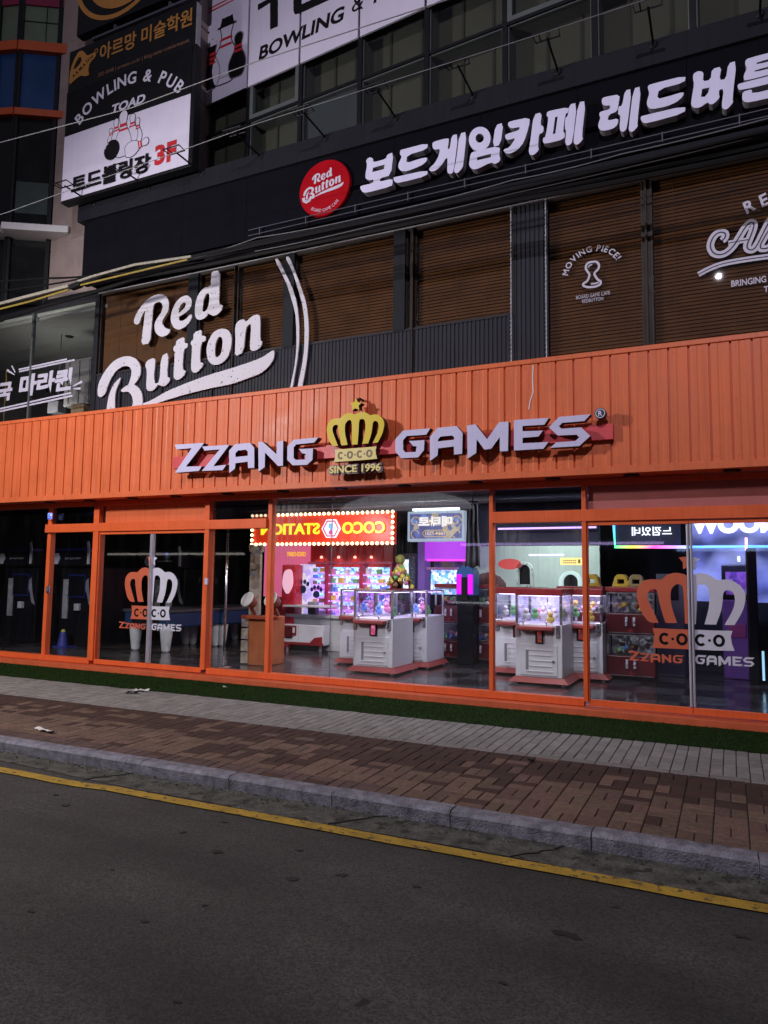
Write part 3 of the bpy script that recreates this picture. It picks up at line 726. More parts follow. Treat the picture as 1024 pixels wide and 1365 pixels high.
def blind_window(xa, xb, za, zb_, slats=True):
    w = MB()
    for q in ((xa, xa + .022, za, zb_), (xb - .022, xb, za, zb_), (xa + .022, xb - .022, za, za + .025), (xa + .022, xb - .022, zb_ - .025, zb_)):
        w.box(q[0], q[1], YB + .02, YB + .07, q[2], q[3])
    o = w.build('window', m_tube, BD)
    g_ = MB(); g_.box(xa + .02, xb - .02, YB + .042, YB + .048, za + .02, zb_ - .02); g_.build('pane', g_dark, o)
    b = MB()
    if slats:
        z = za + .03; i = 0
        while z < zb_ - .02:
            jz = random.uniform(-.0015, .0015); sg = lambda x: .004 * math.sin((x - xa) * 2.2 + i * .02)
            nseg = 6; pts = [xa + .03 + (xb - xa - .06) * k / nseg for k in range(nseg + 1)]
            vs = []
            for x in pts:
                s_ = sg(x) + jz
                vs += [(x, YB + .09, z + s_ - .004), (x, YB + .108, z + s_ + .037), (x, YB + .111, z + s_ + .037), (x, YB + .093, z + s_ - .004)]
            fs = []
            for k in range(nseg):
                for q in range(4): fs.append((4 * k + q, 4 * k + (q + 1) % 4, 4 * k + 4 + (q + 1) % 4, 4 * k + 4 + q))
            b.add(vs, fs); z += .0445; i += 1
        for f in (.12, .42, .72, .9):
            x = xa + (xb - xa) * f; b.box(x - .002, x + .002, YB + .086, YB + .089, za + .03, zb_ - .03)
        b.build('slat_blind', m_blind, o)
    else:
        n = 30; vs = []
        for k in range(n + 1):
            x = xa + .03 + (xb - xa - .06) * k / n; y = YB + .10 + .003 * math.sin(k * 1.9)
            vs += [(x, y, za + .02), (x, y, zb_ - .02), (x, y + .004, zb_ - .02), (x, y + .004, za + .02)]
        b.add(vs, [(4 * k + q, 4 * k + (q + 1) % 4, 4 * k + 4 + (q + 1) % 4, 4 * k + 4 + q) for k in range(n) for q in range(4)])
        for k in range(1, 5):
            x = xa + (xb - xa) * k / 5; b.box(x - .002, x + .002, YB + .092, YB + .096, za + .03, zb_ - .03)
        b.build('roller_shade', m_shade, o)
    return o
for q in ((-9.68, -7.735, False), (-7.54, -6.85, True), (-6.80, -5.92, True), (-5.735, -4.11, True), (-3.935, -3.855, True), (-3.80, -2.43, True)):
    blind_window(q[0], q[1], ZSL + .012, ZH, q[2])
for a, b, zlo in ((-6.85, -6.80, 4.2), (-3.855, -3.80, 4.2)):
    mb = MB(); mb.box(a + .014, b - .014, YB - .03, YB + .05, zlo, ZH); mb.build('mullion_bar', m_tube, BD, bevel=.006)
for q in ((-2.0, -.84), (-.755, 1.35), (1.43, 3.1)):
    blind_window(q[0], q[1], 4.30, ZH)
mb = MB(); mb.box(-.815, -.79, YB - .005, YB + .06, 4.28, ZH); mb.build('mullion_bar', m_tube, BD, bevel=.006)
mb = MB(); mb.box(-.84, -.755, YB + .03, YB + .08, 4.28, ZH); mb.build('mullion_bar', m_tube, BD)
mb = MB(); mb.box(1.35, 1.43, YB - .01, YB + .08, 4.28, ZH); mb.build('mullion_bar', m_tube, BD)
# the two strings of tiny lamps down the ribbed pier
m_dot = mat('clear_lamp_beads', (.6, .62, .68), .3)
for x in (-2.44, -1.992):
    mb = MB(); z = 4.33; mb.tube([(x, YB - .035, 4.30), (x, YB - .035, 6.5)], .006, 6)
    while z < 6.5: mb.box(x - .007, x + .007, YB - .052, YB - .036, z, z + .016); z += .058
    mb.build('bead_string', m_dot, BD)
# wall core behind everything, roof parapet, dark soffit and the black signboard band
mb = MB(); mb.box(-9.77, 3.2, YB + .17, YB + .30, 4.25, 7.95); mb.build('core_wall', m_dark, BD)
mb = MB(); mb.box(-9.76, 3.2, 8.56, YB + .17, ZH + .10, ZH + .17); mb.build('band_soffit', m_blackm, BD)
mb = MB()
xs_b = [-9.76, -7.62] + [-7.62 + 1.22 * k for k in range(1, 9)] + [3.2]
for a, b in zip(xs_b, xs_b[1:]): mb.box(a + .002, b - .002, 8.50, 8.56, ZH + .17, 7.66)
mb.build('signboard_band', m_blackm, BD, bevel=.002)
mb = MB()
mb.box(-9.88, 3.3, 8.45, 8.97, 7.652, 7.96); mb.build('ledge', m_ledge, BD, bevel=.008)
m_rail = mat('dull_rail', (.075, .075, .10), .6, metal=.1)
rl = MB()
for z, y in ((6.785, 8.44), (6.70, 8.44)): rl.box(-6.3, 3.2, y - .006, y + .006, z - .005, z + .005)
x = -6.1
while x < 3.2: rl.box(x - .006, x + .006, 8.433, 8.50, 6.68, 6.80); x += .79
rl.build('cable_rail', m_rail, BD)
mb = MB(); mb.box(-9.7, 3.2, 8.45, 8.56, 6.52, 6.61); mb.build('cable_tray', m_ledge, BD, bevel=.004)
# third floor glazing: its wall runs at a slight angle to the ledge
T3 = .08; X3, Y3 = -.2, 8.62
L3 = math.hypot(1, T3); E3 = Vector((1 / L3, -T3 / L3, 0)); N3 = Vector((T3 / L3, 1 / L3, 0)); O3 = Vector((X3, Y3, 0))
def S3(px, py, off=0):
    d = ray(px, py); o = O3 + N3 * off
    k = N3.dot(o - CAM) / N3.dot(d); q = CAM + d * k
    return ((q - O3).dot(E3), q.z)
def B3(mb, name, m, par=BD, **k):
    mb.v = [tuple(O3 + E3 * v[0] + N3 * v[1] + Vector((0, 0, v[2]))) for v in mb.v]
    return mb.build(name, m, par, **k)
m_mull = mat('black_mullion', (.008, .008, .011), .5, var=.15, spec=.2)
m_ali = mat('aluminium_inner_frame', (.10, .115, .12), .5, metal=.1, var=.08, spec=.2)
m_board = mat('greenish_lining_board', (.074, .080, .060), .8, var=.12, vs=3)
m_reveal = mat('grey_green_reveal', (.088, .10, .096), .7, var=.1)
m_reveal2 = mat('bluish_blanking_panel', (.055, .070, .082), .6, var=.12, vs=2)
ms = [S3(a, b)[0] for a, b in ((268, 160), (333, 125), (402, 120), (481, 100), (570, 70), (674, 50), (793, 30), (924, 30))]
while ms[-1] < 3.6: ms.append(ms[-1] + 1.14)
ZT3 = lambda s: 8.985 - .012 * s if s < 0 else 8.98
m2_ = mat('batten', (.04, .042, .033), .8)
for i, (a, b) in enumerate(zip(ms, ms[1:])):
    zt = ZT3((a + b) / 2)
    rows = [(7.90, zt - .02), (zt + .02, 9.92), (9.96, 11.4)]
    for r, (za, zb_) in enumerate(rows):
        if r == 2 and b > 0: pass
        fr = MB(); a1, b1 = a + .036, b - .036; wdt = .016
        thick = (i == 1 and r == 1) or (i == 5 and r == 1)
        if thick: wdt = .065
        for q in ((a1, a1 + wdt, za, zb_), (b1 - wdt, b1, za, zb_), (a1 + wdt, b1 - wdt, za, za + wdt), (a1 + wdt, b1 - wdt, zb_ - wdt, zb_)):
            fr.box(q[0], q[1], -.035 if thick else .0, .05, q[2], q[3])
        o = B3(fr, 'window', m_ali)
        mb = MB(); mb.box(a1 + .01, b1 - .01, .018, .024, za + .01, zb_ - .01); B3(mb, 'pane', g_dark, o)
        rv = MB(); d0, d1 = .05, .30
        if i == 2 and r == 0:
            rv.box(a1, b1, .08, .1, za, zb_); B3(rv, 'blanking_panel', m_reveal2, o); continue
        rv.box(a1, a1 + .01, d0, d1, za, zb_); rv.box(b1 - .01, b1, d0, d1, za, zb_); rv.box(a1 + .01, b1 - .01, d0, d1, zb_ - .01, zb_); B3(rv, 'reveal', m_reveal, o)
        bo = MB(); bo.box(a1 + .01, b1 - .01, d1 - .02, d1, za, zb_ - .01); B3(bo, 'lining_board', m_board, o)
        bt = MB()
        for f in (.36 + .1 * (i % 3 - 1) * .5, .78 + .04 * (i % 2)): x = a1 + (b1 - a1) * f; bt.box(x - .018, x + .018, d1 - .045, d1 - .02, za, zb_ - .01)
        B3(bt, 'batten', m2_, o)
mb = MB()
for s in ms: mb.box(s - .036, s + .036, -.04, .07, 7.9, 11.6)
B3(mb, 'mullions', m_mull, bevel=.004)
mb = MB()
for a, b in zip(ms, ms[1:]):
    z = ZT3((a + b) / 2)
    for q in (z - .02, 9.92):
        mb = MB(); mb.box(a + .036, b - .036, -.03, .07, q, q + .04); B3(mb, 'transom', m_mull)
mb = MB(); mb.box(ms[0], ms[-1], .32, .45, 7.6, 11.7); B3(mb, 'core_wall', m_dark)
# stone pier at the left end
mb = MB(); n = 0
for za, zb_ in ((6.62, 7.55), (7.558, 8.60), (8.608, 9.60), (9.608, 10.60), (10.608, 11.55), (11.558, 12.5), (12.508, 13.4), (13.408, 14.4)):
    mb.box(-11.05, -7.80, 8.90, 9.2, za, zb_)
mb.build('stone_pier', m_granite, BD, bevel=.004)
mb = MB(); mb.box(-11.04, -7.81, 8.905, 9.3, 6.6, 14.4); mb.build('pier_joint', mat('pale_joint', (.32, .27, .26), .8), BD)
mb = MB(); mb.box(-12.8, -9.77, 8.86, 9.3, 6.50, 6.62); mb.build('pier_base_beam', m_black, BD)
# second floor restaurant window at the left, dim ceiling inside
RW = MB(); RW.box(-14.8, -9.77, 8.83, 8.87, 6.40, 6.50); o = RW.build('shop_window', mat('dark_window_frame', (.02, .02, .024), .5), BD)
mb = MB(); mb.box(-14.8, -9.80, 8.845, 8.853, 4.25, 6.40); mb.build('pane', g_dark, o)
mb = MB(); mb.box(-11.33, -11.29, 8.82, 8.88, 4.25, 6.40); mb.build('mullion_bar', m_ali, o)
mb = MB(); mb.box(-14.8, -9.79, 8.90, 9.2, 6.36, 6.40); mb.build('ceiling_trim', mat('white_trim', (.62, .66, .62), .6), o)
m_ceil = mat('grey_ceiling', (.40, .42, .41), .8, var=.08, vs=2)
mb = MB(); mb.box(-15, -9.62, 8.95, 14.5, 6.30, 6.36); ce = mb.build('room_ceiling', m_ceil, BD)
for x, y in ((-10.4, 10.2), (-11.2, 10.9), (-11.5, 9.8), (-12.3, 11.8)):
    mb = MB(); mb.lathe([(.07, 6.285), (.085, 6.30)], x, y, 14); mb.build('downlight', m_black, ce)
mb = MB(); mb.box(-15, -9.62, 14.5, 14.6, 4.3, 6.36); mb.box(-9.72, -9.62, 8.97, 14.5, 4.3, 6.36); mb.box(-15, -14.9, 8.9, 14.5, 4.3, 6.36); mb.build('room_wall', mat('dim_room_wall', (.06, .055, .05), .8, var=.2), BD)
mb = MB(); mb.box(-15, -9.6, 8.87, 14.6, 4.21, 4.26); mb.build('room_floor', m_dark, BD)
mb = MB(); mb.box(-12.2, -9.78, 8.86, 8.99, 6.41, 6.49); mb.build('light_trim', glow('dim_white_strip', (.75, .8, .76), .25), BD)
lamp('restaurant_fill_light', 'AREA', (-11.6, 9.2, 4.6), 13, (1, .97, .92), .7, (-11.0, 11.2, 6.2))  # added fill light near the floor, aimed up so the ceiling shows
mb = MB(); bx0, bx1 = W(86, 510, 9.5)[0], W(120, 510, 9.5)[0]; bz0, bz1 = W(95, 541, 9.5)[1], W(95, 480, 9.5)[1]; mb.box(bx0, bx1, 9.5, 11.0, bz0, bz1); o = solo(mb, 'air_handler', mat('grey_duct_metal', (.20, .20, .215), .5, var=.1), 'boxy grey air handling unit hanging inside the left restaurant window', 'ventilation unit', bevel=.01)
mb = MB()
for k in range(3): mb.box(bx0 + .12 + k * .26, bx0 + .13 + k * .26, 9.492, 9.497, bz0 + .04, bz1 - .04)
mb.build('panel_seam', m_black, o); 
mb = MB(); x_, z_ = W(74, 545, 9.6); mb.box(x_ - .16, x_ + .12, 9.55, 9.75, z_ - .08, z_ + .14); mb.tube([(x_, 9.65, z_ + .14), (x_, 9.65, 6.3)], .008); solo(mb, 'hanging_lantern', mat('pale_lantern_paper', (.10, .10, .12), .6), 'pale square lantern hanging behind the lettering of the left restaurant window', 'lantern', bevel=.01)
mb = MB(); x_, z_ = W(112, 545, 9.4); mb.box(x_ - .22, x_ + .10, 9.3, 9.7, 4.27, z_ + .08); solo(mb, 'cardboard_box', mat('cardboard', (.36, .25, .14), .8), 'tan cardboard box stacked in the corner of the left restaurant window', 'box', bevel=.008)
m_gold = mat('brass_chain', (.55, .36, .08), .35, metal=.6)
for px in (6, 39):
    x_, z_ = W(px, 540, 9.2); mb = MB()
    mb.tube([(x_ + .012 * (k % 2), 9.2, 4.3 + k * .1) for k in range(14)], .010, 6); solo(mb, 'brass_rod', m_gold, ['thin brass curtain rod at the far left edge of the restaurant window', 'thin brass curtain rod under the lettering of the restaurant window'][px > 20], 'rod')

# ------------------------------------------------------------------ the neighbouring corner bay, set at an angle
CB = thing('corner_building', (-12.2, 8.5, 6.5), 'dark corner bay at the far left with orange bands and blue glazing', 'building')
P0, P1, P2 = Vector((-11.06, 8.92, 0)), Vector((-11.70, 8.52, 0)), Vector((-16.0, 7.15, 0))
def facet(mb, A, B_, u0, u1, d0, d1, z0, z1):
    e = (B_ - A); L = e.length; e = e / L; n = Vector((-e.y, e.x, 0))
    if n.y > 0: n = -n
    q = lambda u, d, z: tuple(A + e * (u * L) + n * d + Vector((0, 0, z)))
    mb.add([q(u, d, z) for z in (z0, z1) for d in (d0, d1) for u in (u0, u1)], [(0, 2, 3, 1), (4, 5, 7, 6), (0, 1, 5, 4), (2, 6, 7, 3), (0, 4, 6, 2), (1, 3, 7, 5)])
m_or2 = mat('orange_band', (.38, .06, .014), .5, var=.08); m_blue = mat('blue_panel_glass', (.004, .035, .12), .35, var=.15, vs=1.5)
m_pink = mat('magenta_panel', (.16, .004, .035), .5, var=.08); m_grn = mat('green_grey_glass', (.085, .115, .080), .5, var=.15, vs=3)
m_dkg = mat('dark_glass_panel', (.006, .007, .008), .2, var=.3, vs=2, spec=.3)
zl = lambda py, px=84: W(px, py, 8.9)[1]
b1t, b1b = zl(61), zl(73); b2t, b2b = zl(148), zl(157); pk = zl(11); aw = zl(306); ab = zl(317); low = 6.55
for A, B_ in ((P0, P1), (P1, P2)):
    for name, m, z0, z1, d in (('upper_panel', m_pink, pk, 14.3, .02), ('window_glass', m_grn, b1t, pk, -.02), ('blue_glass', m_blue, b2t, b1b, -.02), ('dark_glass', m_dkg, aw, b2b, -.02), ('lower_glass', m_dkg, low, ab, -.02)):
        mb = MB(); facet(mb, A, B_, 0, 1, -.12, d, z0, z1); mb.build(name, m, CB)
    for name, z0, z1 in (('orange_band', b1b, b1t), ('orange_band', b2b, b2t)):
        mb = MB(); facet(mb, A, B_, -.16 if A is P0 else -.0, 1.0, -.1, .10, z0, z1); mb.build(name, m_or2, CB, bevel=.01)
    mb = MB()
    for u in ((0.03, .12), (.93, 1.0)) if A is P0 else ((0.0, .012), (.09, .10), (.22, .24), (.45, .47), (.7, .72)):
        facet(mb, A, B_, u[0], u[1], -.02, .03, low, 14.3)
    mb.build('mullion', m_mull, CB)
mb = MB(); facet(mb, P0, P1, .05, .95, -.015, -.008, b1t + .45, b1t + .47); facet(mb, P0, P1, .4, .42, -.015, -.008, b1t, pk); mb.build('lattice', m_mull, CB)
mb = MB(); facet(mb, P0, P1, -.52, 1, -.1, .35, ab + .03, aw); facet(mb, P1, P2, 0, 1, -.1, .35, ab + .03, aw); mb.build('white_canopy', mat('white_canopy_metal', (.58, .57, .60), .5, var=.05), CB, bevel=.015)
mb = MB(); facet(mb, P1, P2, .095, .4, .04, .10, zl(374, 66), zl(334, 66)); o = mb.build('wall_sign', m_signface, CB)
mb = MB(); facet(mb, P0, P1, .15, .9, -.018, -.012, aw + .35, aw + .95); mb.build('seat_silhouette', mat('teal_grey_fabric', (.03, .045, .045), .8, var=.3), CB)
mb = MB(); mb.box(-16, -11.2, 8.95, 9.4, 6.5, 14.3); mb.build('core_wall', m_dark, CB)

# ------------------------------------------------------------------ signs on the building
# channel letters of the cafe
LS = thing('cafe_letter_sign', (-2.5, 8.4, 6.7), 'large white raised Korean letters on the black band above the blinds', 'sign')
YL = 8.34
c1, c2, c3 = (470, 120, 5.12), (640, 80, 5.12), (824, 50, 5.12)
def ell(cx, cy, rx, ry, rot=0, n=28): return [(cx + rx * math.cos(t) * math.cos(rot) - ry * math.sin(t) * math.sin(rot), cy + rx * math.cos(t) * math.sin(rot) + ry * math.sin(t) * math.cos(rot)) for t in [2 * math.pi * k / n for k in range(n)]]
hang = [
 (c1, [([(92,484),(104,464),(124,458),(141,470),(140,494),(228,470),(236,440),(280,424),(262,582),(190,600),(184,626),(272,604),(274,634),(268,656),(100,700),(72,700),(54,676),(52,654),(138,636),(146,610),(110,616),(90,604),(87,580),(100,510)], [[(140,530),(220,508),(214,540),(134,560)]])]),
 (c1, [([(326,410),(345,404),(515,360),(508,404),(372,444),(366,500),(450,470),(512,458),(505,486),(470,515),(370,555),(330,552),(312,530),(314,500),(330,470),(335,450),(322,438)], []), ([(280,596),(300,592),(512,545),(510,585),(320,634),(292,630),(280,612)], [])]),
 (c1, [([(545,362),(560,350),(654,326),(658,345),(648,402),(664,402),(676,310),(722,299),(690,560),(668,574),(644,562),(650,468),(638,462),(606,515),(565,552),(532,555),(518,538),(560,502),(588,450),(598,400),(560,408),(546,392)], []), ([(730,296),(780,284),(756,508),(750,530),(715,570),(694,560),(692,540),(706,490)], [])]),
 (c1, [(ell(868,334,74,84,.25), [ell(868,328,28,31,.25)]), ([(975,240),(1030,222),(1010,374),(955,388)], []), ([(808,428),(830,420),(1006,378),(1002,450),(1010,470),(1000,490),(970,505),(945,492),(850,540),(815,540),(795,515),(798,480)], [[(852,458),(945,434),(944,458),(848,480)]])]),
 (c2, [([(190,430),(205,418),(340,390),(335,450),(300,560),(260,610),(205,640),(170,635),(158,610),(200,598),(245,530),(200,545),(178,543),(170,520),(178,505),(265,480),(275,455),(215,468),(193,452)], []), ([(366,372),(422,356),(412,445),(432,450),(434,480),(425,497),(402,505),(396,590),(402,615),(365,650),(338,645),(332,620),(345,540)], [])]),
 (c2, [([(455,360),(470,347),(606,320),(600,358),(582,368),(566,490),(580,500),(574,540),(445,572),(428,560),(430,530),(447,526),(468,392),(455,382)], [[(512,390),(530,385),(514,500),(496,506)]]), ([(610,303),(662,291),(632,560),(605,585),(580,575),(588,480),(578,470),(582,390),(598,388)], []), ([(670,289),(722,278),(695,520),(704,540),(665,580),(640,570),(638,540)], [])]),
 (c2, [([(832,262),(850,252),(956,232),(944,305),(936,350),(880,372),(868,415),(945,395),(940,440),(905,470),(830,485),(806,460),(808,430),(822,395),(812,370),(820,352),(885,336),(890,308),(850,312),(830,295)], [])]),
 (c3, [([(46,362),(94,350),(62,615),(40,645),(14,638),(10,600),(18,530),(0,528),(2,470),(28,466)], []), ([(104,348),(158,332),(130,590),(136,605),(100,645),(76,640),(72,610)], [])]),
 (c3, [([(204,330),(222,318),(462,258),(456,305),(278,352),(266,420),(340,402),(450,368),(444,400),(400,440),(330,470),(225,490),(200,470),(195,440),(215,375),(203,350)], []), ([(155,540),(175,532),(460,465),(456,515),(200,585),(170,582),(155,560)], [])]),
 (c3, [([(512,250),(540,230),(570,230),(584,245),(578,300),(632,288),(640,215),(707,197),(690,290),(736,284),(752,176),(810,158),(780,420),(788,440),(745,490),(720,490),(706,470),(722,350),(690,356),(688,385),(695,410),(650,455),(625,455),(612,440),(560,478),(515,480),(498,460),(500,430),(520,310),(512,290)], [[(574,350),(625,340),(614,378),(592,404),(566,404)]])]),
 (c3, [([(868,158),(888,140),(1140,76),(1136,118),(948,168),(945,184),(1136,136),(1132,172),(934,222),(932,236),(1130,186),(1126,228),(880,292),(858,290),(858,255),(880,210),(868,185)], []), ([(816,320),(850,308),(1140,235),(1136,290),(840,360),(818,350)], []), ([(850,370),(915,352),(912,385),(1130,330),(1126,390),(900,442),(862,440),(846,420)], [])]),
]
k = 0
for c, polys in hang:
    o = None
    mb = MB()
    for o_, hs in polys:
        k += 1; e = (k % 3) * .0007
        mb.prism(smoothed(PX(o_, *c, YL), 1), YL + e, YL + .115, [PX(h, *c, YL) for h in hs], side=1)
    mb.build('letter', [m_lav, m_side], LS)
mb = MB(); mb.box(-4.9, 1.4, YL + .11, YL + .135, 7.05, 7.08); mb.build('mounting_rail', m_blackm, LS)
mb = MB(); mb.box(-4.9, 1.4, YL + .11, 8.5, 7.055, 7.075); mb.build('bracket', m_blackm, LS)
# "Red Button" script, traced once
cA, cB = (120, 350, 5.12), (230, 330, 5.12)
YR = 8.80
rbl = [
 (cA, [(300,390),(320,340),(370,270),(430,225),(490,213),(525,235),(540,275),(535,330),(500,385),(490,410),(500,430),(520,450),(548,455),(545,475),(520,500),(485,508),(455,490),(440,455),(440,420),(455,385),(490,335),(497,300),(490,275),(470,265),(440,280),(432,300),(421,425),(410,550),(348,564),(361,460),(374,350),(378,322),(355,360),(340,410),(320,425),(300,415)], []),
 (cA, [(550,400),(555,340),(580,280),(620,235),(660,222),(690,240),(697,280),(680,320),(640,350),(605,370),(608,395),(630,400),(660,380),(690,348),(697,365),(685,400),(650,440),(605,460),(570,445)], [[(605,335),(615,295),(640,270),(655,275),(650,305),(630,325),(608,345)]]),
 (cA, [(715,350),(718,280),(740,215),(780,170),(825,160),(827,110),(831,60),(886,52),(884,170),(880,290),(910,288),(895,330),(860,362),(825,360),(808,345),(790,375),(755,392),(725,385)], [[(768,320),(775,250),(795,210),(815,212),(815,260),(805,310),(785,335),(770,335)]]),
 (cA, [(50,880),(60,820),(95,750),(150,680),(210,645),(265,637),(315,655),(345,700),(347,760),(318,815),(297,832),(330,850),(355,890),(360,950),(350,1035),(270,1035),(285,990),(295,950),(285,905),(262,880),(215,884),(210,870),(240,845),(262,836),(280,780),(285,735),(268,708),(225,705),(175,740),(140,795),(118,850),(105,895),(75,920),(55,912)], []),
 (cA, [(112,1035),(115,980),(130,900),(160,830),(212,778),(205,810),(185,850),(170,900),(170,1035)], []),
 (cA, [(375,700),(390,670),(430,650),(445,660),(445,690),(436,780),(444,830),(475,815),(485,640),(538,610),(525,780),(545,785),(545,810),(510,845),(480,840),(468,832),(430,875),(395,878),(382,850),(390,740)], []),
 (cA, [(590,530),(645,505),(645,550),(668,550),(665,580),(640,590),(630,730),(655,738),(640,775),(600,803),(575,795),(570,770),(580,610),(568,600),(572,570),(585,568)], []),
 (cA, [(708,478),(764,455),(760,500),(790,500),(788,535),(758,545),(748,680),(775,685),(768,710),(730,752),(700,750),(688,720),(698,570),(688,560),(690,535),(705,528)], []),
 (cA, [(793,600),(805,540),(840,475),(890,450),(940,455),(968,500),(965,570),(940,650),(890,695),(840,700),(805,670)], [[(852,620),(855,560),(870,515),(890,503),(905,520),(905,570),(895,620),(875,645),(858,645)]]),
 (cB, [(427,530),(455,495),(490,488),(500,510),(545,465),(585,455),(600,475),(598,635),(613,640),(605,675),(570,705),(535,705),(527,680),(538,530),(525,520),(500,550),(485,715),(424,745),(430,640)], []),
 (cB, [(-211,1067),(-143,1042),(-43,982),(77,932),(237,872),(408,822),(550,775),(620,745),(685,698),(697,710),(690,765),(650,820),(600,860),(520,890),(405,932),(237,964),(87,1002),(-63,1047),(-143,1077),(-203,1087)], []),
]
RB = [(smoothed(PX(o_, *c, YR), 1), [smoothed(PX(h, *c, YR), 1) for h in hs]) for c, o_, hs in rbl]
WS = thing('cafe_wall_sign', (-7.6, 8.83, 4.4), 'huge worn white Red Button script with a double arc over the blinds at left', 'sign')
for o_, hs in RB:
    mb = MB(); mb.prism(o_, YR, YR + .022, hs); mb.build('letter', m_worn, WS)
for q in ([(695,80),(720,72),(785,205),(815,265),(850,380),(865,520),(865,650),(850,780),(815,985),(795,988),(830,830),(846,700),(846,560),(838,440),(800,310),(775,235)], [(768,65),(798,58),(830,150),(880,270),(915,390),(930,520),(928,660),(915,790),(880,982),(846,985),(885,800),(900,690),(902,520),(890,400),(850,260),(820,165)]):
    mb = MB(); mb.prism(smoothed(PX(q, *cB, YR), 1), YR, YR + .022); mb.build('arc_band', m_worn, WS)
mb = MB()
for x in (-9.1, -8.2, -7.2): mb.box(x - .012, x + .012, YR + .02, YB + .02, 4.45, 4.9)
mb.build('standoff', m_black, WS)
# round red sign
dx, dz = W(390 + 478 / 11.378, 200 + 572 / 11.378, 8.435); dr = (W(390 + 865 / 11.378, 250, 8.435)[0] - W(390 + 92 / 11.378, 250, 8.435)[0]) / 2 * .985
DS = thing('round_sign', (dx, 8.48, dz), 'round red Red Button disc sign left of the white Korean letters', 'sign')
mb = MB(); mb.lathe([(dr, 8.50), (dr, 8.445), (dr - .010, 8.435)], dx, 0, 64, 'y', dz); mb.build('disc', m_red, DS)
ax, bx = W(168 / 11.378 + 390, 690 / 11.378 + 200, 8.435), W(775 / 11.378 + 390, 545 / 11.378 + 200, 8.435)
sx0 = min(q[0] for o_, h in RB for q in o_); sx1 = max(q[0] for o_, h in RB for q in o_)
swz = RB[10][0]; kk = (bx[0] - ax[0]) / (sx1 - sx0)
top_d = W(600 / 11.378 + 390, 262 / 11.378 + 200, 8.435)[1]; tz = max(q[1] for q in RB[2][0])
f = lambda q: (ax[0] + (q[0] - sx0) * kk, top_d + (q[1] - tz) * kk)
m_print = mat('white_print', (.62, .60, .74), .5, var=.04)
for o_, hs in RB:
    mb = MB(); mb.prism([f(q) for q in o_], 8.430, 8.4365, [[f(q) for q in h] for h in hs]); mb.build('lettering', m_print, DS)
mb = MB(); q = f((RB[3][0][0][0] + .2, RB[3][0][0][1]))
mb.stroke(smoothed([f(v) for v in [(-9.60, 4.55), (-9.52, 4.28), (-9.30, 4.16), (-9.02, 4.24), (-8.86, 4.52)]], 0), .045 * 1.0, 8.4305, 8.4365); mb.build('lettering', m_print, DS)
mb = MB(); arc_text(mb, 'BOARD GAME CAFE', dx, dz, dr * .85, 233, 316, .046, 8.436, .003, 0, inside=True, wf=.8); mb.build('lettering', m_print, DS)
# the lettering on the right hand window
YW = 8.885
MP = thing('window_lettering', (-1.4, 8.88, 5.0), 'small white MOVING PIECE pawn emblem on the brown blind window', 'window sign')
o0 = (740, 310, 10.24)
pcx, pcz = PX([(520, 560)], *o0, YW)[0]; pr = PX([(520, 235)], *o0, YW)[0][1] - pcz
mb = MB(); arc_text(mb, 'MOVING PIECE!', pcx, pcz - .02, pr, 172, 26, .075, YW, .003, .02, ell=1.02); mb.build('lettering', m_print, MP)
pawn = [(510,400),(560,395),(600,430),(600,490),(560,530),(535,555),(550,600),(580,640),(622,665),(628,695),(600,720),(540,742),(460,748),(400,735),(378,712),(395,690),(440,665),(465,610),(470,565),(440,530),(418,490),(425,440),(460,410)]
mb = MB(); mb.stroke(smoothed(PX(pawn, *o0, YW), 2), .027, YW - .003, YW, closed=True)
mb.stroke(PX([(455,480),(462,460),(480,445),(508,440)], *o0, YW), .016, YW - .004, YW - .001); mb.stroke(PX([(490,702),(540,698),(598,680)], *o0, YW), .02, YW - .004, YW - .001); mb.build('pawn_outline', m_print, MP)
for s_, pa, pb in (('BOARD GAME CAFE', (288, 910), (750, 848)), ('REDBUTTON', (370, 964), (658, 925))):
    a, b = PX([pa, pb], *o0, YW); mb = MB(); put_text(mb, s_, a[0], b[0], (a[1] + b[1]) / 2, (a[1] + b[1]) / 2 + .045, YW, .003, .0); mb.build('lettering', m_print, MP)
AL = thing('window_lettering', (.3, 8.88, 5.0), 'large white outlined script lettering at the right edge of the blind window', 'window sign')
o1 = (924, 240, 8.53)
aw_ = W(924 + 590 / 8.53, 240 + 300 / 8.53, YW)
m_inl = mat('dark_inline', (.03, .02, .035), .6)
def inl(pts, w, closed=False, i=[0]):
    i[0] += 1; q = PX(pts, *o1, YW)
    # smooth open line
    for _ in range(2):
        r_ = [q[0]]
        for a, b in zip(q, q[1:]): r_ += [(a[0] * .75 + b[0] * .25, a[1] * .75 + b[1] * .25), (a[0] * .25 + b[0] * .75, a[1] * .25 + b[1] * .75)]
        q = r_ + [q[-1]]
    e = i[0] * .0004
    mb = MB(); mb.stroke(q, w, YW - .002 - e, YW); mb.build('script_stroke', m_print, AL)
    mb = MB(); mb.stroke(q, w * .17, YW - .0055, YW - .0045); mb.build('inline_stroke', m_inl, AL)
inl([(330,690),(365,660),(372,610),(330,590),(260,610),(210,680),(190,760),(230,840),(320,855),(400,815),(470,740),(530,640),(590,540),(650,480),(690,490),(690,540),(650,650),(610,740),(620,790),(680,800),(730,740),(800,600),(860,480),(900,430)], .082)
inl([(400,720),(470,705),(560,690),(630,678)], .058)
inl([(890,520),(830,620),(760,740),(770,785),(840,780),(900,740),(980,640)], .078)
inl([(60,1075),(200,1000),(340,950),(560,910),(860,868),(1100,850)], .062)
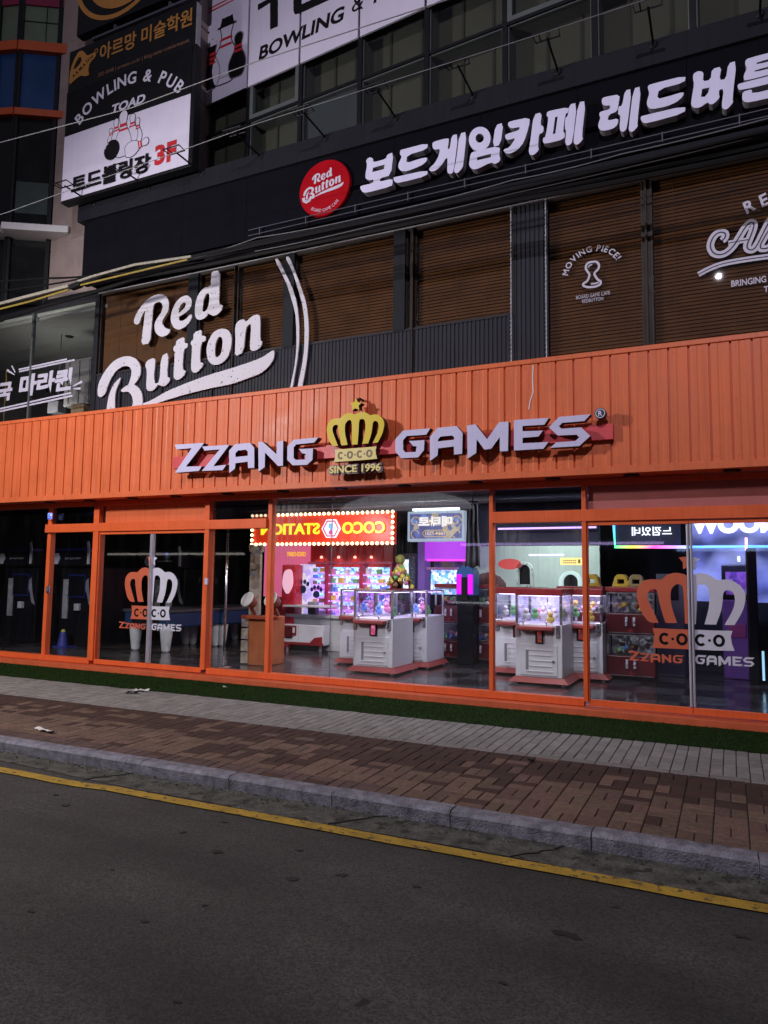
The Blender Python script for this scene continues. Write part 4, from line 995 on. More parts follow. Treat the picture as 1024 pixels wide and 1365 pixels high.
for ch, pa, rot in (('R', (640, 295), 20), ('E', (805, 225), 16), ('D', (980, 165), 12)):
    mb = MB(); cx, cz = PX([pa], *o1, YW)[0]; vs, fs = glyphs(ch, .03); mx = (max(v[0] for v in vs) + min(v[0] for v in vs)) / 2; c_, s_ = math.cos(R(rot)), math.sin(R(rot))
    mb.add([(cx + ((v[0] - mx) * c_ - (v[1] - .35) * s_) * .17, YW - .003 * (v[2] + .5), cz + ((v[0] - mx) * s_ + (v[1] - .35) * c_) * .2) for v in vs], fs)
    mb.build('lettering', m_print, AL)
a, b = PX([(435, 1218), (840, 1160)], *o1, YW); hgt = .075
mb = MB(); put_text(mb, 'BRINGING YOU', a[0], a[0] + (b[0] - a[0]) * 1.5, (a[1] + b[1]) / 2, (a[1] + b[1]) / 2 + hgt, YW, .003, .02); mb.build('lettering', m_print, AL)
a, = PX([(806, 1285)], *o1, YW); mb = MB(); put_text(mb, 'TOGETHER', a[0], a[0] + .4, a[1] + .005, a[1] + hgt, YW, .003, .02); mb.build('lettering', m_print, AL)
# restaurant lettering
ML = thing('window_lettering', (-11, 8.83, 4.6), 'white Korean lettering with double lines on the left restaurant window', 'window sign')
o2 = (0, 440, 7.314); YM = 8.838
a, b, c = PX([(178, 655), (690, 588), (205, 450)], *o2, YM)
mb = MB(); put_text(mb, '마라퀸', a[0], b[0], (a[1] + b[1]) / 2 - .0, (a[1] + b[1]) / 2 + (c[1] - a[1]) * 1.05, YM, .004, .045, shear=.10); mb.build('lettering', m_print, ML)
a2, b2 = PX([(-30, 690), (108, 675)], *o2, YM); mb = MB(); put_text(mb, '국', a2[0], b2[0], (a2[1] + b2[1]) / 2 - .02, (a2[1] + b2[1]) / 2 + (c[1] - a[1]) * .85, YM, .004, .05, shear=.1); mb.build('lettering', m_print, ML)
for q, w in (([(185,385),(655,283)], .030), ([(190,405),(730,290)], .028), ([(0,768),(695,612)], .030), ([(0,793),(708,640)], .032)):
    mb = MB(); mb.stroke(PX(q, *o2, YM), w, YM - .004, YM); mb.build('double_line', m_print, ML)
for q in ([(110,350),(124,346),(155,412),(146,416)], [(66,400),(78,380),(148,434),(140,440)], [(708,545),(800,490),(805,515),(712,552)], [(715,570),(788,556),(788,582),(715,576)]):
    mb = MB(); mb.prism(PX(q, *o2, YM), YM - .004, YM); mb.build('burst_mark', m_print, ML)
# bowling pub box sign
TS = thing('bowling_box_sign', (-8.6, 8.35, 7.9), 'black and white BOWLING & PUB box sign with pins and black ball, marked 3F', 'sign')
YT = 8.20
mb = MB(); mb.box(-10.0, -7.215, YT + .006, 8.36, 7.885, 9.87); mb.build('cabinet', m_black, TS, bevel=.01)
za, zb_ = W(82, 270, YT)[1], W(170, 153.5, YT)[1]
x0_, x1_ = -9.99, -7.285
mb = MB(); mb.box(x0_, x1_, YT - .002, YT + .004, 7.925, 9.06); mb.build('white_face', m_signface, TS)
mb = MB(); mb.box(x0_, x1_, YT - .002, YT + .004, 9.062, 9.85); mb.build('black_face', m_ink, TS)
ob = (80, 130, 5.389)
cx, cz = W(176, 250, YT)[0], 0
pA, pB, pC = W(112, 157, YT), W(165, 113, YT), W(232, 118, YT)
# circle through three points of the arched words
def circ3(a, b, c):
    ax, ay = a; bx, by = b; cx, cy = c; d = 2 * (ax * (by - cy) + bx * (cy - ay) + cx * (ay - by))
    ux = ((ax**2 + ay**2) * (by - cy) + (bx**2 + by**2) * (cy - ay) + (cx**2 + cy**2) * (ay - by)) / d
    uy = ((ax**2 + ay**2) * (cx - bx) + (bx**2 + by**2) * (ax - cx) + (cx**2 + cy**2) * (bx - ax)) / d
    return ux, uy, math.hypot(ax - ux, ay - uy)
ux, uy, ur = circ3(pA, pB, pC)
an = lambda q: math.degrees(math.atan2(q[1] - uy, q[0] - ux))
A0, A1 = an(pA) + 5, an(pC) - 6
for s_, u0, u1 in (('BOWLING', 0, .565), ('&', .62, .70), ('PUB', .755, 1)):
    mb = MB(); arc_text(mb, s_, ux, uy - .03, ur, A0 + (A1 - A0) * u0, A0 + (A1 - A0) * u1, .20, YT - .003, .004, .02); mb.build('lettering', m_print, TS)
a, b = W(148, 151, YT), W(193, 135, YT); mb = MB(); put_text(mb, 'TOAD', a[0], b[0], (a[1] + b[1]) / 2 - .02, (a[1] + b[1]) / 2 + .13, YT - .003, .004, .03, shear=.2); mb.build('lettering', m_print, TS)
a, b = W(96, 259, YT), W(201, 230, YT); mb = MB(); put_text(mb, '토드볼링장', a[0], b[0], (a[1] + b[1]) / 2, (a[1] + b[1]) / 2 + .31, YT - .021, .004, .030); mb.build('lettering', m_ink, TS)
a, b = W(206, 223, YT), W(235, 212, YT)
for s_, u0, u1 in (('3', 0, .48), ('F', .56, 1)):
    mb = MB(); put_text(mb, s_, a[0] + (b[0] - a[0]) * u0, a[0] + (b[0] - a[0]) * u1, (a[1] + b[1]) / 2 + .0, (a[1] + b[1]) / 2 + .33, YT - .003, .004, .045); mb.build('lettering', m_redink, TS)
pin_p = [(0, .30), (.0, .34), (.04, .42), (.045, .5)]
def pin_outline(c, top, w):
    """bowling pin between its foot c and its head top, both (x, z)"""
    prof = [(0, .25), (.03, .36), (.12, .44), (.25, .50), (.38, .47), (.5, .36), (.60, .23), (.68, .185), (.75, .19), (.83, .235), (.90, .25), (.96, .20), (1.0, .08)]
    a, b = Vector(c), Vector(top); e = b - a; L = e.length; u = e / L; n = Vector((u.y, -u.x))
    P_ = lambda t, r: tuple(a + u * t * L + n * r * w)
    return [P_(t, r) for t, r in prof] + [P_(t, -r) for t, r in reversed(prof)], P_
def draw_pin(par, foot, head, w, Y, fill, stripes, lineW=.012, hat=False, m_line=None, n=[0]):
    n[0] += 1; e = n[0] * .0012
    o_, P_ = pin_outline(foot, head, w)
    mb = MB(); mb.prism(smoothed(o_, 1), Y - .002 - e, Y - e); mb.build('pin', fill, par)
    mb = MB(); mb.stroke(smoothed(o_, 1), lineW, Y - .003 - e, Y - .0015 - e, closed=True); mb.build('pin_outline', m_line or m_ink, par)
    mb = MB()
    for t0, t1 in stripes: mb.prism([P_(t0, .22 if t0 > .6 else .3), P_(t1, .19), P_(t1, -.19), P_(t0, -.22 if t0 > .6 else -.3)], Y - .0035 - e, Y - .0018 - e)
    mb.build('pin_stripe', m_redink, par)
    if hat:
        mb = MB(); mb.prism([P_(.93, .34), P_(.95, .34), P_(.955, .22), P_(1.06, .17), P_(1.06, -.17), P_(.955, -.22), P_(.95, -.34), P_(.93, -.34)], Y - .0042 - e, Y - .002 - e); mb.build('hat', m_ink, par)
s2 = lambda a, b: PX([(a, b)], *ob, YT - .006)[0]
for ft, hd, w in (((372, 335), (366, 222), .17), ((405, 360), (405, 152), .22), ((560, 330), (560, 146), .18), ((520, 330), (524, 118), .24), ((452, 425), (460, 95), .36), ((470, 395), (640, 305), .27)):
    draw_pin(TS, s2(*ft), s2(*hd), w, YT - .004, m_signface, ((.56, .61), (.65, .72)), .009)
cxb, czb = s2(376, 378); mb = MB(); mb.prism(circle(cxb, czb, .168, 36), YT - .020, YT - .013); mb.build('ball', m_ink, TS)
mb = MB(); mb.stroke([s2(330, 375), s2(336, 350), s2(352, 335)], .015, YT - .022, YT - .0205); mb.build('ball_gleam', m_print, TS)
# art academy sign
AS = thing('art_academy_sign', (-8.7, 8.5, 9.93), 'black sign with orange Korean letters and star shaped logo on the stone pier', 'sign')
YA = 8.30
mb = MB(); mb.box(-10.1, -7.34, YA, 8.43, 9.935, 10.70); mb.build('cabinet', m_black, AS, bevel=.008)
mb = MB(); mb.box(-7.338, -7.325, YA + .02, 8.42, 9.95, 10.68); mb.build('side_plate', mat('pale_grey_side', (.32, .32, .36), .5), AS)
oa = (80, 0, 5.389)
mb = MB(); mb.prism(smoothed(PX([(66,618),(80,500),(110,420),(140,372),(165,366),(185,385),(200,405),(250,378),(262,390),(250,420),(215,455),(205,500),(212,540),(190,552),(150,545),(110,575)], *oa, YA), 1), YA - .012, YA - .001, [smoothed(PX([(95,508),(115,450),(145,408),(160,418),(158,445),(130,485)], *oa, YA), 1)]); mb.build('logo', m_amber, AS)
mb = MB()
for ch, q in zip('ARMANN', ((104,548),(128,524),(152,497),(178,470),(203,440),(230,414))):
    cx, cz = PX([q], *oa, YA)[0]; vs, fs = glyphs(ch, .01); mx = (max(v[0] for v in vs) + min(v[0] for v in vs)) / 2; c_, s_ = math.cos(R(32)), math.sin(R(32))
    mb.add([(cx + ((v[0] - mx) * c_ - (v[1] - .35) * s_) * .10, YA - .014 + .002 * v[2], cz + ((v[0] - mx) * s_ + (v[1] - .35) * c_) * .10) for v in vs], fs)
mb.build('lettering', m_ink, AS)
a, b = W(133, 80, YA), W(256, 36, YA)
mb = MB(); put_text(mb, '아르망 미술학원', a[0], b[0], (a[1] + b[1]) / 2, (a[1] + b[1]) / 2 + .30, YA - .001, .004, .018); mb.build('lettering', m_amber, AS)
mb = MB(); mb.prism(circle(a[0] - .09, a[1] + .19, .042, 20), YA - .004, YA - .001, [circle(a[0] - .09, a[1] + .19, .028, 20)]); mb.build('ring_mark', m_amber, AS)
a, b = W(131, 102, YA), W(253, 58, YA)
mb = MB(); put_text(mb, '222-0048 | armann.co.kr | blog.naver.com/armannk', a[0], b[0], (a[1] + b[1]) / 2 - .01, (a[1] + b[1]) / 2 + .075, YA - .001, .003, 0); mb.build('lettering', mat('brown_print', (.20, .10, .06), .6), AS)
# the sign above, only its lower edge in view
US = thing('upper_sign', (-8.4, 8.5, 11), 'black sign with orange ring at the very top left above the art academy sign', 'sign')
mb = MB(); mb.box(-10.02, -7.36, YA + .05, 8.5, 11.0, 12.6); mb.build('cabinet', m_black, US, bevel=.01)
mb = MB(); mb.box(-9.7, -7.4, YA + .1, YA + .2, 10.87, 10.91); 
for x in (-9.2, -8.0): mb.box(x - .02, x + .02, YA + .12, YA + .18, 10.9, 11.01)
mb.build('frame_bar', m_rail, US)
cx, cz = W(160, -45, YA + .05); mb = MB(); mb.prism(circle(cx, cz, 1.02, 60, .92), YA + .042, YA + .049, [circle(cx, cz, .93, 60, .84)]); mb.prism(circle(cx + .12, cz + .02, .86, 60, .78), YA + .042, YA + .049); mb.build('ring_print', m_amber, US)
# long white bowling sign across the third floor windows
BS = thing('bowling_banner_sign', (-5.5, 9.0, 9.4), 'long white BOWLING sign panels with three bowling pins across the third floor windows', 'sign')
zs3 = [S3(a, b, -.06)[1] for a, b in ((275, 139.4), (330, 113.5), (403.5, 77), (482.6, 39.5), (561.7, 1))]
def zb3(s): return 9.60 + .022 * (s - ms[0])
for i, (a, b) in enumerate(zip(ms[:6], ms[1:6])):
    mb = MB(); za1, zb1 = zb3(a), zb3(b)
    mb.v = [(x, y, z) for y in (-.075, -.045) for x, z in ((a + .02, za1), (b - .02, zb1), (b - .02, 11.9), (a + .02, 11.9))]
    for f_ in ((0, 1, 2, 3), (7, 6, 5, 4), (0, 4, 5, 1), (1, 5, 6, 2), (2, 6, 7, 3), (3, 7, 4, 0)): mb.face(f_)
    B3(mb, 'sign_panel', m_signface, BS)
o3 = (264, 0, 6.564)
def s3(a, b): return S3(264 + a / 6.564, b / 6.564, -.076)
def b3(mb, name, m): return B3(mb, name, m, BS)
def pin3(ft, hd, w, fill, stripes, hat, n=[0]):
    n[0] += 1; e = n[0] * .001 + .076
    o_, P_ = pin_outline(s3(*ft), s3(*hd), w)
    mb = MB(); mb.stroke(smoothed(o_, 1), .018, -e - .003, -e - .001, closed=True); b3(mb, 'pin_outline', m_plate if fill is m_ink else m_ink)
    mb = MB(); mb.prism(smoothed(o_, 1), -e - .002, -e); b3(mb, 'pin', fill)
    mb = MB()
    for t0, t1 in stripes: mb.prism([P_(t0, .25), P_(t1, .20), P_(t1, -.20), P_(t0, -.25)], -e - .004, -e - .002)
    b3(mb, 'pin_stripe', m_redink)
    if hat:
        mb = MB(); mb.prism([P_(.86, .36), P_(.885, .36), P_(.89, .25), P_(1.01, .20), P_(.99, .0), P_(1.01, -.20), P_(.89, -.25), P_(.885, -.36), P_(.86, -.36)], -e - .006, -e - .0035); b3(mb, 'hat', m_ink if fill is not m_ink else m_signface)
pin3((105, 790), (130, 345), .42, m_ink, ((.50, .55), (.58, .64), (.67, .73)), True)
pin3((225, 735), (260, 150), .58, m_signface, ((.56, .60), (.66, .70)), True)
pin3((335, 675), (362, 280), .38, m_ink, ((.56, .62), (.66, .72)), False)
mb = MB(); p_ = [s3(190, 655), s3(275, 628), s3(275, 655), s3(192, 688)]; mb.stroke(p_, .008, -.0815, -.080, closed=True); b3(mb, 'badge_outline', m_ink)
for q in ([(60,105),(260,0),(240,0),(60,92)], [(60,135),(320,0),(300,0),(60,120)]):
    mb = MB(); mb.prism([s3(*v) for v in q], -.079, -.076); b3(mb, 'red_line', m_redink)
for q in ([(525,40),(700,-55),(700,230),(632,260),(632,25),(525,92)], [(835,-40),(905,-70),(905,40),(1300,-150),(1300,-70),(890,118),(850,126),(836,100)]):
    mb = MB(); mb.prism([s3(*v) for v in q], -.079, -.076); b3(mb, 'lettering', m_ink)
a = S3(264 + 530 / 6.564, 545 / 6.564, -.076); b = S3(400 + 325 / 5.69, 165 / 5.69, -.076); 
def text3(body, a, b, h, rise, bold=.03, shear=.15):
    mb = MB(); put_text(mb, body, a[0], b[0], a[1] + .02, a[1] + .02 + h, -.076, .003, bold, shear=shear, rise=b[1] - a[1]); b3(mb, 'lettering', m_ink)
text3('BOWLING', a, b, .24, 0)
a2 = S3(400 + 392 / 5.69, 108 / 5.69, -.076); b2 = S3(400 + 480 / 5.69, 75 / 5.69, -.076); text3('&', a2, b2, .25, 0, .0, .05)
a3 = S3(400 + 556 / 5.69, 40 / 5.69, -.076); text3('PUB', a3, (a3[0] + .55, a3[1] + .03), .25, 0)

# ------------------------------------------------------------------ flood lamps on arms along the ledge
def flood(x, z, label):
    FL = thing('floodlight_arm', (x, 8.45, z), label, 'floodlight', 'dark floodlight arms along the ledge')
    mb = MB(); mb.lathe([(.045, 8.452), (.05, 8.44), (.03, 8.425)], x, 0, 14, 'y', z); mb.build('base_plate', m_black, FL)
    mb = MB(); mb.tube([(x, 8.45, z), (x, 8.30, z + .01), (x, 7.86, z + .02)], .013, 8); mb.build('arm', m_black, FL)
    mb = MB(); mb.tube([(x - .14, 7.90, z + .03), (x + .14, 7.90, z + .03), (x + .15, 7.76, z + .035), (x - .15, 7.76, z + .035)], .010, 6, True); mb.tube([(x - .08, 7.90, z + .03), (x - .08, 7.76, z + .035)], .008, 6); hd = mb.build('head_frame', m_black, FL)
    return FL
fl0 = None
labs = ['floodlight arm at the left end of the ledge under the bowling box sign', 'floodlight arm under the middle of the bowling box sign', 'floodlight arm under the right corner of the bowling box sign',
        'floodlight arm on the ledge two bays right of the bowling box sign', 'floodlight arm on the ledge above the round red sign', 'floodlight arm on the ledge above the first white Korean letters',
        'floodlight arm on the ledge above the middle of the Korean letters', 'floodlight arm on the ledge above the gap in the Korean letters', 'floodlight arm on the ledge near the right end of the letters', 'floodlight arm on the ledge at the right edge']
for (a, b), lb in zip(((125, 268), (198, 250), (269, 229), (347, 207), (434, 183), (528, 155), (631, 128), (744, 96), (871, 60), (1013, 20)), labs):
    x, z = W(a, b, 8.45); z = 7.895
    if fl0 is None: fl0 = flood(x, z, lb); lx = x
    else: dup(fl0, (x, 8.45, z), 0, lb)

# ------------------------------------------------------------------ overhead cables
m_cab = mat('black_cable', (.008, .008, .009), .6, spec=.2); m_cabg = mat('grey_cable', (.15, .15, .17), .5); m_sleeve = mat('white_cable_sleeve', (.36, .34, .28), .6, var=.2, streak=.2); m_sley = mat('yellow_cable_sleeve', (.32, .24, .04), .6, var=.2)
def cable(pts, Y, r, m, label, name='overhead_cable', sag=0, grp=None):
    q = []
    for px, py, *yy in pts:
        y = yy[0] if yy else Y; x, z = W(px, py, y); q.append(Vector((x, y, z)))
    out = []
    for i in range(len(q) - 1):
        for k in range(10):
            t = k / 10; p_ = q[i].lerp(q[i + 1], t); p_.z -= sag * 4 * t * (1 - t); out.append(p_)
    out.append(q[-1])
    mb = MB(); mb.tube(out, r, 6); return solo(mb, name, m, label, 'cable', grp)
CG = 'cables strung along the facade'
cable([(-90, 440), (60, 392), (155, 365), (342, 334), (684, 262), (1080, 180)], 8.05, .022, m_cab, 'thick black cable in the bundle just below the black band', sag=.01, grp=CG)
cable([(-90, 452), (60, 408), (190, 368), (342, 339), (684, 268), (1080, 190)], 8.0, .030, m_cab, 'lowest thick black cable of the bundle touching the window head', sag=.015, grp=CG)
cable([(-90, 398), (40, 383), (110, 371), (232, 348), (342, 322), (684, 247), (1080, 166)], 7.95, .014, m_cab, 'middle thin black cable of the bundle', sag=.01, grp=CG)
cable([(-60, 378), (60, 371), (120, 368), (180, 362), (342, 327), (684, 253), (1080, 160)], 7.9, .016, m_cab, 'black cable crossing the stone pier into the bundle', sag=.008, grp=CG)
cable([(230, 352), (342, 317), (500, 286), (684, 240), (830, 205), (1080, 142)], 8.1, .007, m_cabg, 'thin grey wire sagging below the rail under the letters', sag=.02, grp=CG)
cable([(340, 335), (500, 300), (684, 258), (1080, 164)], 7.95, .006, m_cabg, 'thin grey wire along the bottom of the cable bundle', sag=.015, grp=CG)
cable([(-60, 206), (0, 190), (175, 144), (342, 82), (580, 5), (700, -34)], 6.4, .006, m_cabg, 'upper pale wire crossing in front of the box sign and the white banner', sag=.0, grp=CG)
cable([(-60, 305), (10, 283), (80, 258), (342, 165), (690, 55), (850, 3), (900, -14)], 6.6, .0048, m_cabg, 'lower pale wire crossing in front of the box sign and the third floor windows', grp=CG)
cable([(-60, 424), (0, 405), (30, 397), (92, 381)], 7.85, .027, m_sleeve, 'left white cable sleeve on the cable bundle', 'cable_sleeve', grp='cable sleeves')
cable([(104, 375), (125, 368), (180, 353), (255, 342)], 7.85, .020, m_sleeve, 'right white cable sleeve on the cable bundle', 'cable_sleeve', grp='cable sleeves')
cable([(-60, 428), (0, 412), (40, 402), (92, 386)], 7.80, .016, m_sley, 'left yellow cable sleeve under the white one', 'cable_sleeve', grp='cable sleeves')
cable([(108, 380), (150, 370), (250, 346)], 7.80, .014, m_sley, 'right yellow cable sleeve under the white one', 'cable_sleeve', grp='cable sleeves')
mb = MB(); x, z = W(102, 381, 7.88); mb.tbox(Matrix.Translation((x, 7.88, z)) @ Matrix.Rotation(-.12, 4, 'Y'), .22, .10, .085); solo(mb, 'cable_joint_box', m_cab, 'black joint box between the left and right cable sleeves', 'joint box', bevel=.02)
# ------------------------------------------------------------------ inside the arcade
ZF = .235
fx = lambda px, Y, py=790: W(px, py, Y)[0]
fz = lambda px, py, Y: W(px, py, Y)[1]
def floor_mat():
    m = mat('dark_polished_tile', (.03, .03, .034), .16, var=.2, vs=5)
    n = m.node_tree.nodes; l = m.node_tree.links; p = n['Principled BSDF']
    src = p.inputs['Base Color'].links[0].from_socket
    g = n.new('ShaderNodeNewGeometry'); c = n.new('ShaderNodeTexChecker'); c.inputs['Scale'].default_value = 1.65
    c.inputs[1].default_value = (.055, .055, .06, 1); c.inputs[2].default_value = (.012, .012, .014, 1); l.new(g.outputs['Position'], c.inputs[0]); l.new(c.outputs[0], p.inputs['Base Color'])
    return m
mb = MB(); mb.box(-15, 3.2, YG + .13, 15.6, .08, ZF); struct(mb, 'shop_floor', floor_mat())
m_wallD = mat('dark_paint_wall', (.006, .006, .008), .8, var=.15, spec=.1); m_wallW = mat('pale_mint_wall', (.62, .72, .68), .7, var=.04)
m_ceilD = mat('dark_open_ceiling', (.03, .03, .035), .8, var=.2)
mb = MB(); mb.box(-15, 3.2, YG + .08, 15.6, 3.02, 3.08); mb.build('arcade_ceiling', m_ceilD, SH)
mb = MB(); mb.box(-15, 3.2, 15.5, 15.6, ZF, 3.02); mb.box(-15.1, -15, YG, 15.6, ZF, 3.02); mb.box(3.2, 3.3, YG, 15.6, ZF, 3.02); mb.build('arcade_wall', m_wallD, SH)
mb = MB(); mb.box(fx(596, 13.9), fx(800, 13.9), 13.9, 14.0, ZF, 2.62); mb.build('pale_partition', m_wallW, SH)
m_duct = mat('galvanised_duct', (.20, .20, .22), .4, metal=.5)
mb = MB(); mb.tube([(-14, 11.0, 2.95), (2.5, 11.0, 2.95)], .06, 16); mb.tube([(-14, 9.7, 2.98), (2.5, 9.7, 2.98)], .03, 12); mb.build('ceiling_duct', m_duct, SH, smooth=True)
mb = MB(); mb.box(fx(640, 12.4), fx(800, 12.4), 12.3, 12.5, 2.28, 3.0); mb.build('ceiling_bulkhead', mat('navy_bulkhead', (.03, .035, .07), .6), SH)
# working lamps of the arcade
lamp('arcade_ceiling_lamp', 'AREA', (-4.6, 9.5, 2.96), 62, (.93, .93, 1), .9, (-4.8, 10.6, .6))
lamp('arcade_ceiling_lamp', 'AREA', (-2.2, 9.5, 2.96), 50, (.93, .96, 1), .9, (-2.3, 10.6, .6))
lamp('arcade_ceiling_lamp', 'AREA', (-6.3, 11.3, 2.7), 46, (1, .9, .92), .7, (-7.2, 12.6, .8))
lamp('arcade_ceiling_lamp', 'AREA', (-2.9, 12.9, 2.95), 48, (.86, 1, .96), 1.2, (-3.2, 14, 1.5))
lamp('arcade_blue_lamp', 'AREA', (-12.0, 10.4, 2.96), 1.8, (.35, .42, 1), 1.0, (-12, 10.6, 0))
lamp('arcade_blue_lamp', 'AREA', (-9.0, 10.0, 2.96), 1.1, (.75, .8, 1), 1.0, (-9, 10.6, 0))
lamp('arcade_violet_lamp', 'SPOT', (-.2, 11.6, 2.9), 420, (.42, .46, 1), .1, (.5, 14.5, 1.9), 70, .7)
lamp('arcade_violet_lamp', 'SPOT', (.1, 10.2, 2.9), 30, (.62, .25, 1), .1, (-.1, 12.2, .9), 70, .7)
lamp('arcade_violet_lamp', 'AREA', (-1.2, 10.2, 2.95), 10, (.8, .8, 1), .6, (-1.2, 11.4, .8))

m_mach = mat('white_machine_paint', (.66, .66, .70), .4, var=.04); m_mred = mat('dark_red_plastic', (.24, .02, .025), .35, var=.08); m_base = mat('red_brown_plinth', (.30, .055, .05), .45, var=.08)
m_steel = mat('steel_trim', (.55, .55, .58), .3, metal=1); m_slot = mat('slot_grey', (.22, .22, .25), .6)  # m_slot is one plain grey shared by vents, gaps and prints
g_case = glass('case_glass', (.93, .93, .96), 1.0, .004)
g_pur = glow('violet_display', (.55, .25, 1), 1.1, (15, ((.9, .55, 1), (.25, .12, .8), (.65, .2, 1), (.45, .75, 1), (1, .9, 1), (.35, .1, .6))))
g_wht = glow('cool_display', (.75, .8, 1), .4, (13, ((.8, .85, 1), (.2, .18, .3), (.5, .45, .6), (1, 1, 1), (.35, .25, .55), (.1, .1, .14))))
g_scr = glow('pink_screen', (.9, .2, .4), .7, (22, ((.8, .1, .25), (.9, .45, .7), (.5, .05, .12), (.75, .3, .8))))
g_scr2 = glow('red_screen', (.5, .05, .04), .35, (26, ((.45, .03, .03), (.55, .12, .06), (.3, .02, .02))))
PRC = [mat('plush_' + n_, c, .8, var=.15) for n_, c in (('pink', (.7, .25, .4)), ('yellow', (.75, .55, .1)), ('blue', (.15, .3, .7)), ('white', (.75, .75, .75)), ('brown', (.3, .15, .08)), ('green', (.2, .5, .2)))]
rp = random.Random(11)
def claw_machine(loc, label, w=.82, dp=.80, glowm=None, scr=None):
    x, y, z = loc
    T = thing('claw_machine', loc, label, 'claw machine', 'white claw machines behind the window')
    x0, x1, y1 = x - w / 2, x + w / 2, y + dp
    mb = MB(); mb.add([(x0 - .10, y - .07, z + .03), (x1 + .10, y - .07, z + .03), (x1 + .10, y1 + .02, z + .03), (x0 - .10, y1 + .02, z + .03), (x0 - .02, y - .0, z + .10), (x1 + .02, y - .0, z + .10), (x1 + .02, y1, z + .10), (x0 - .02, y1, z + .10)], [(0, 1, 2, 3), (4, 5, 6, 7), (0, 1, 5, 4), (1, 2, 6, 5), (2, 3, 7, 6), (3, 0, 4, 7)]); mb.build('plinth', m_base, T, bevel=.006)
    for fxx in (x0, x1):
        for fy in (y - .02, y1 - .06): mb = MB(); mb.lathe([(.03, z), (.03, z + .03)], fxx, fy + .03, 10); mb.build('foot', m_steel, T)
    mb = MB(); mb.box(x0, x1, y, y1, z + .10, z + .84); mb.build('cabinet', m_mach, T, bevel=.012)
    mb = MB(); mb.box(x0 + .07, x1 - .07, y - .012, y - .001, z + .13, z + .56); dr = mb.build('service_door', m_mach, T, bevel=.006)
    mb = MB()
    for q in ((x0 + .15, x1 - .13, z + .18, z + .195), (x0 + .15, x1 - .13, z + .475, z + .49)): mb.box(q[0], q[1], y - .020, y - .0125, q[2], q[3])
    for k in range(3): mb.box(x0 + .20, x1 - .14, y - .020, y - .0125, z + .255 + k * .075, z + .268 + k * .075)
    mb.build('door_slats', m_mach, dr, bevel=.002)
    mb = MB(); mb.box(x0 + .15, x0 + .19, y - .014, y - .0125, z + .20, z + .47); mb.build('vent', m_slot, dr)
    mb = MB(); mb.lathe([(.016, y - .026), (.016, y - .012)], x1 - .12, 0, 12, 'y', z + .33); mb.build('lock', m_steel, dr)
    mb = MB(); mb.box(x0 + .05, x1 - .10, y - .14, y + .01, z + .755, z + .815); cp = mb.build('control_bar', m_base, T, bevel=.015)
    for px_ in (x0 + .13, x1 - .2):
        mb = MB(); mb.tube([(px_, y - .07, z + .81), (px_, y - .075, z + .86)], .007, 8); mb.ball((px_, y - .075, z + .87), .018, 10); mb.build('joystick', m_steel, cp)
    mb = MB(); mb.box(x0 + .29, x1 - .26, y - .03, y - .001, z + .575, z + .752); fr = mb.build('prize_flap', m_black, T, bevel=.006)
    mb = MB(); mb.box(x0 + .32, x1 - .28, y - .034, y - .0305, z + .592, z + .738); fw = mb.build('flap_window', scr or g_scr2, fr)
    if scr is None:
        mb = MB(); put_text(mb, 'OUT', x0 + .38, x1 - .34, z + .635, z + .695, y - .0345, .003, .03); mb.build('lettering', m_slot, fr)
    for s_ in (x0 + .035, x1 - .055):
        mb = MB(); mb.box(s_ - .03, s_ + .03, y - .022, y - .001, z + .66, z + .84); pl = mb.build('coin_plate', m_steel, T, bevel=.008)
        mb = MB(); mb.box(s_ - .006, s_ + .006, y - .026, y - .0225, z + .76, z + .80); mb.build('coin_slot', m_black, pl)
    for a in (x0 + .018, x1 - .018):
        for b in (y + .018, y1 - .018): mb = MB(); mb.box(a - .018, a + .018, b - .018, b + .018, z + .84, z + 1.24); mb.build('corner_post', m_steel, T, bevel=.003)
    mb = MB(); mb.box(x0 + .036, x1 - .036, y + .012, y + .018, z + .84, z + 1.24); mb.box(x0 + .012, x0 + .018, y + .036, y1 - .036, z + .84, z + 1.24); mb.box(x1 - .018, x1 - .012, y + .036, y1 - .036, z + .84, z + 1.24); mb.build('glass_case', g_case, T)
    if glowm is None:
        mb = MB(); mb.box(x0 + .04, x1 - .04, y1 - .03, y1 - .012, z + .84, z + 1.24); mb.build('lit_back', g_wht, T)
    for k in range(13 if glowm is None else 6):
        mb = MB(); c = (rp.uniform(x0 + .12, x1 - .12), rp.uniform(y + .12, y1 - .14), z + .90 + rp.uniform(0, .07)); mb.ball(c, .06, 10, (1, 1, .9)); mb.ball((c[0], c[1] - .02, c[2] + .07), .04, 8)
        mb.build('plush_toy', rp.choice(PRC), T, smooth=True)
    cx, cy = x + .05, y + .35
    mb = MB(); mb.tube([(cx, cy, z + 1.24), (cx, cy, z + 1.14)], .012, 8)
    for k in range(3):
        a = k * 2.09; mb.tube([(cx, cy, z + 1.14), (cx + .06 * math.cos(a), cy + .06 * math.sin(a), z + 1.10), (cx + .03 * math.cos(a), cy + .03 * math.sin(a), z + 1.04)], .006, 6)
    mb.build('claw', m_steel, T)
    mb = MB(); mb.box(x0 - .005, x1 + .005, y - .005, y1, z + 1.24, z + (1.34 if glowm is None else 1.265)); hd = mb.build('header', m_mred if glowm is None else m_steel, T, bevel=.01)
    mb = MB(); mb.box(x0 + .05, x1 - .05, y + .05, y1 - .05, z + 1.232, z + 1.2395); mb.build('light_strip', glow('cabinet_light', (.8, .65, 1), 7.0), hd)
    return T
def at_px(px0, px1, Y): return (fx(px0, Y) + fx(px1, Y)) / 2, abs(fx(px1, Y) - fx(px0, Y))
xr, wr = at_px(687, 749, 10.27)
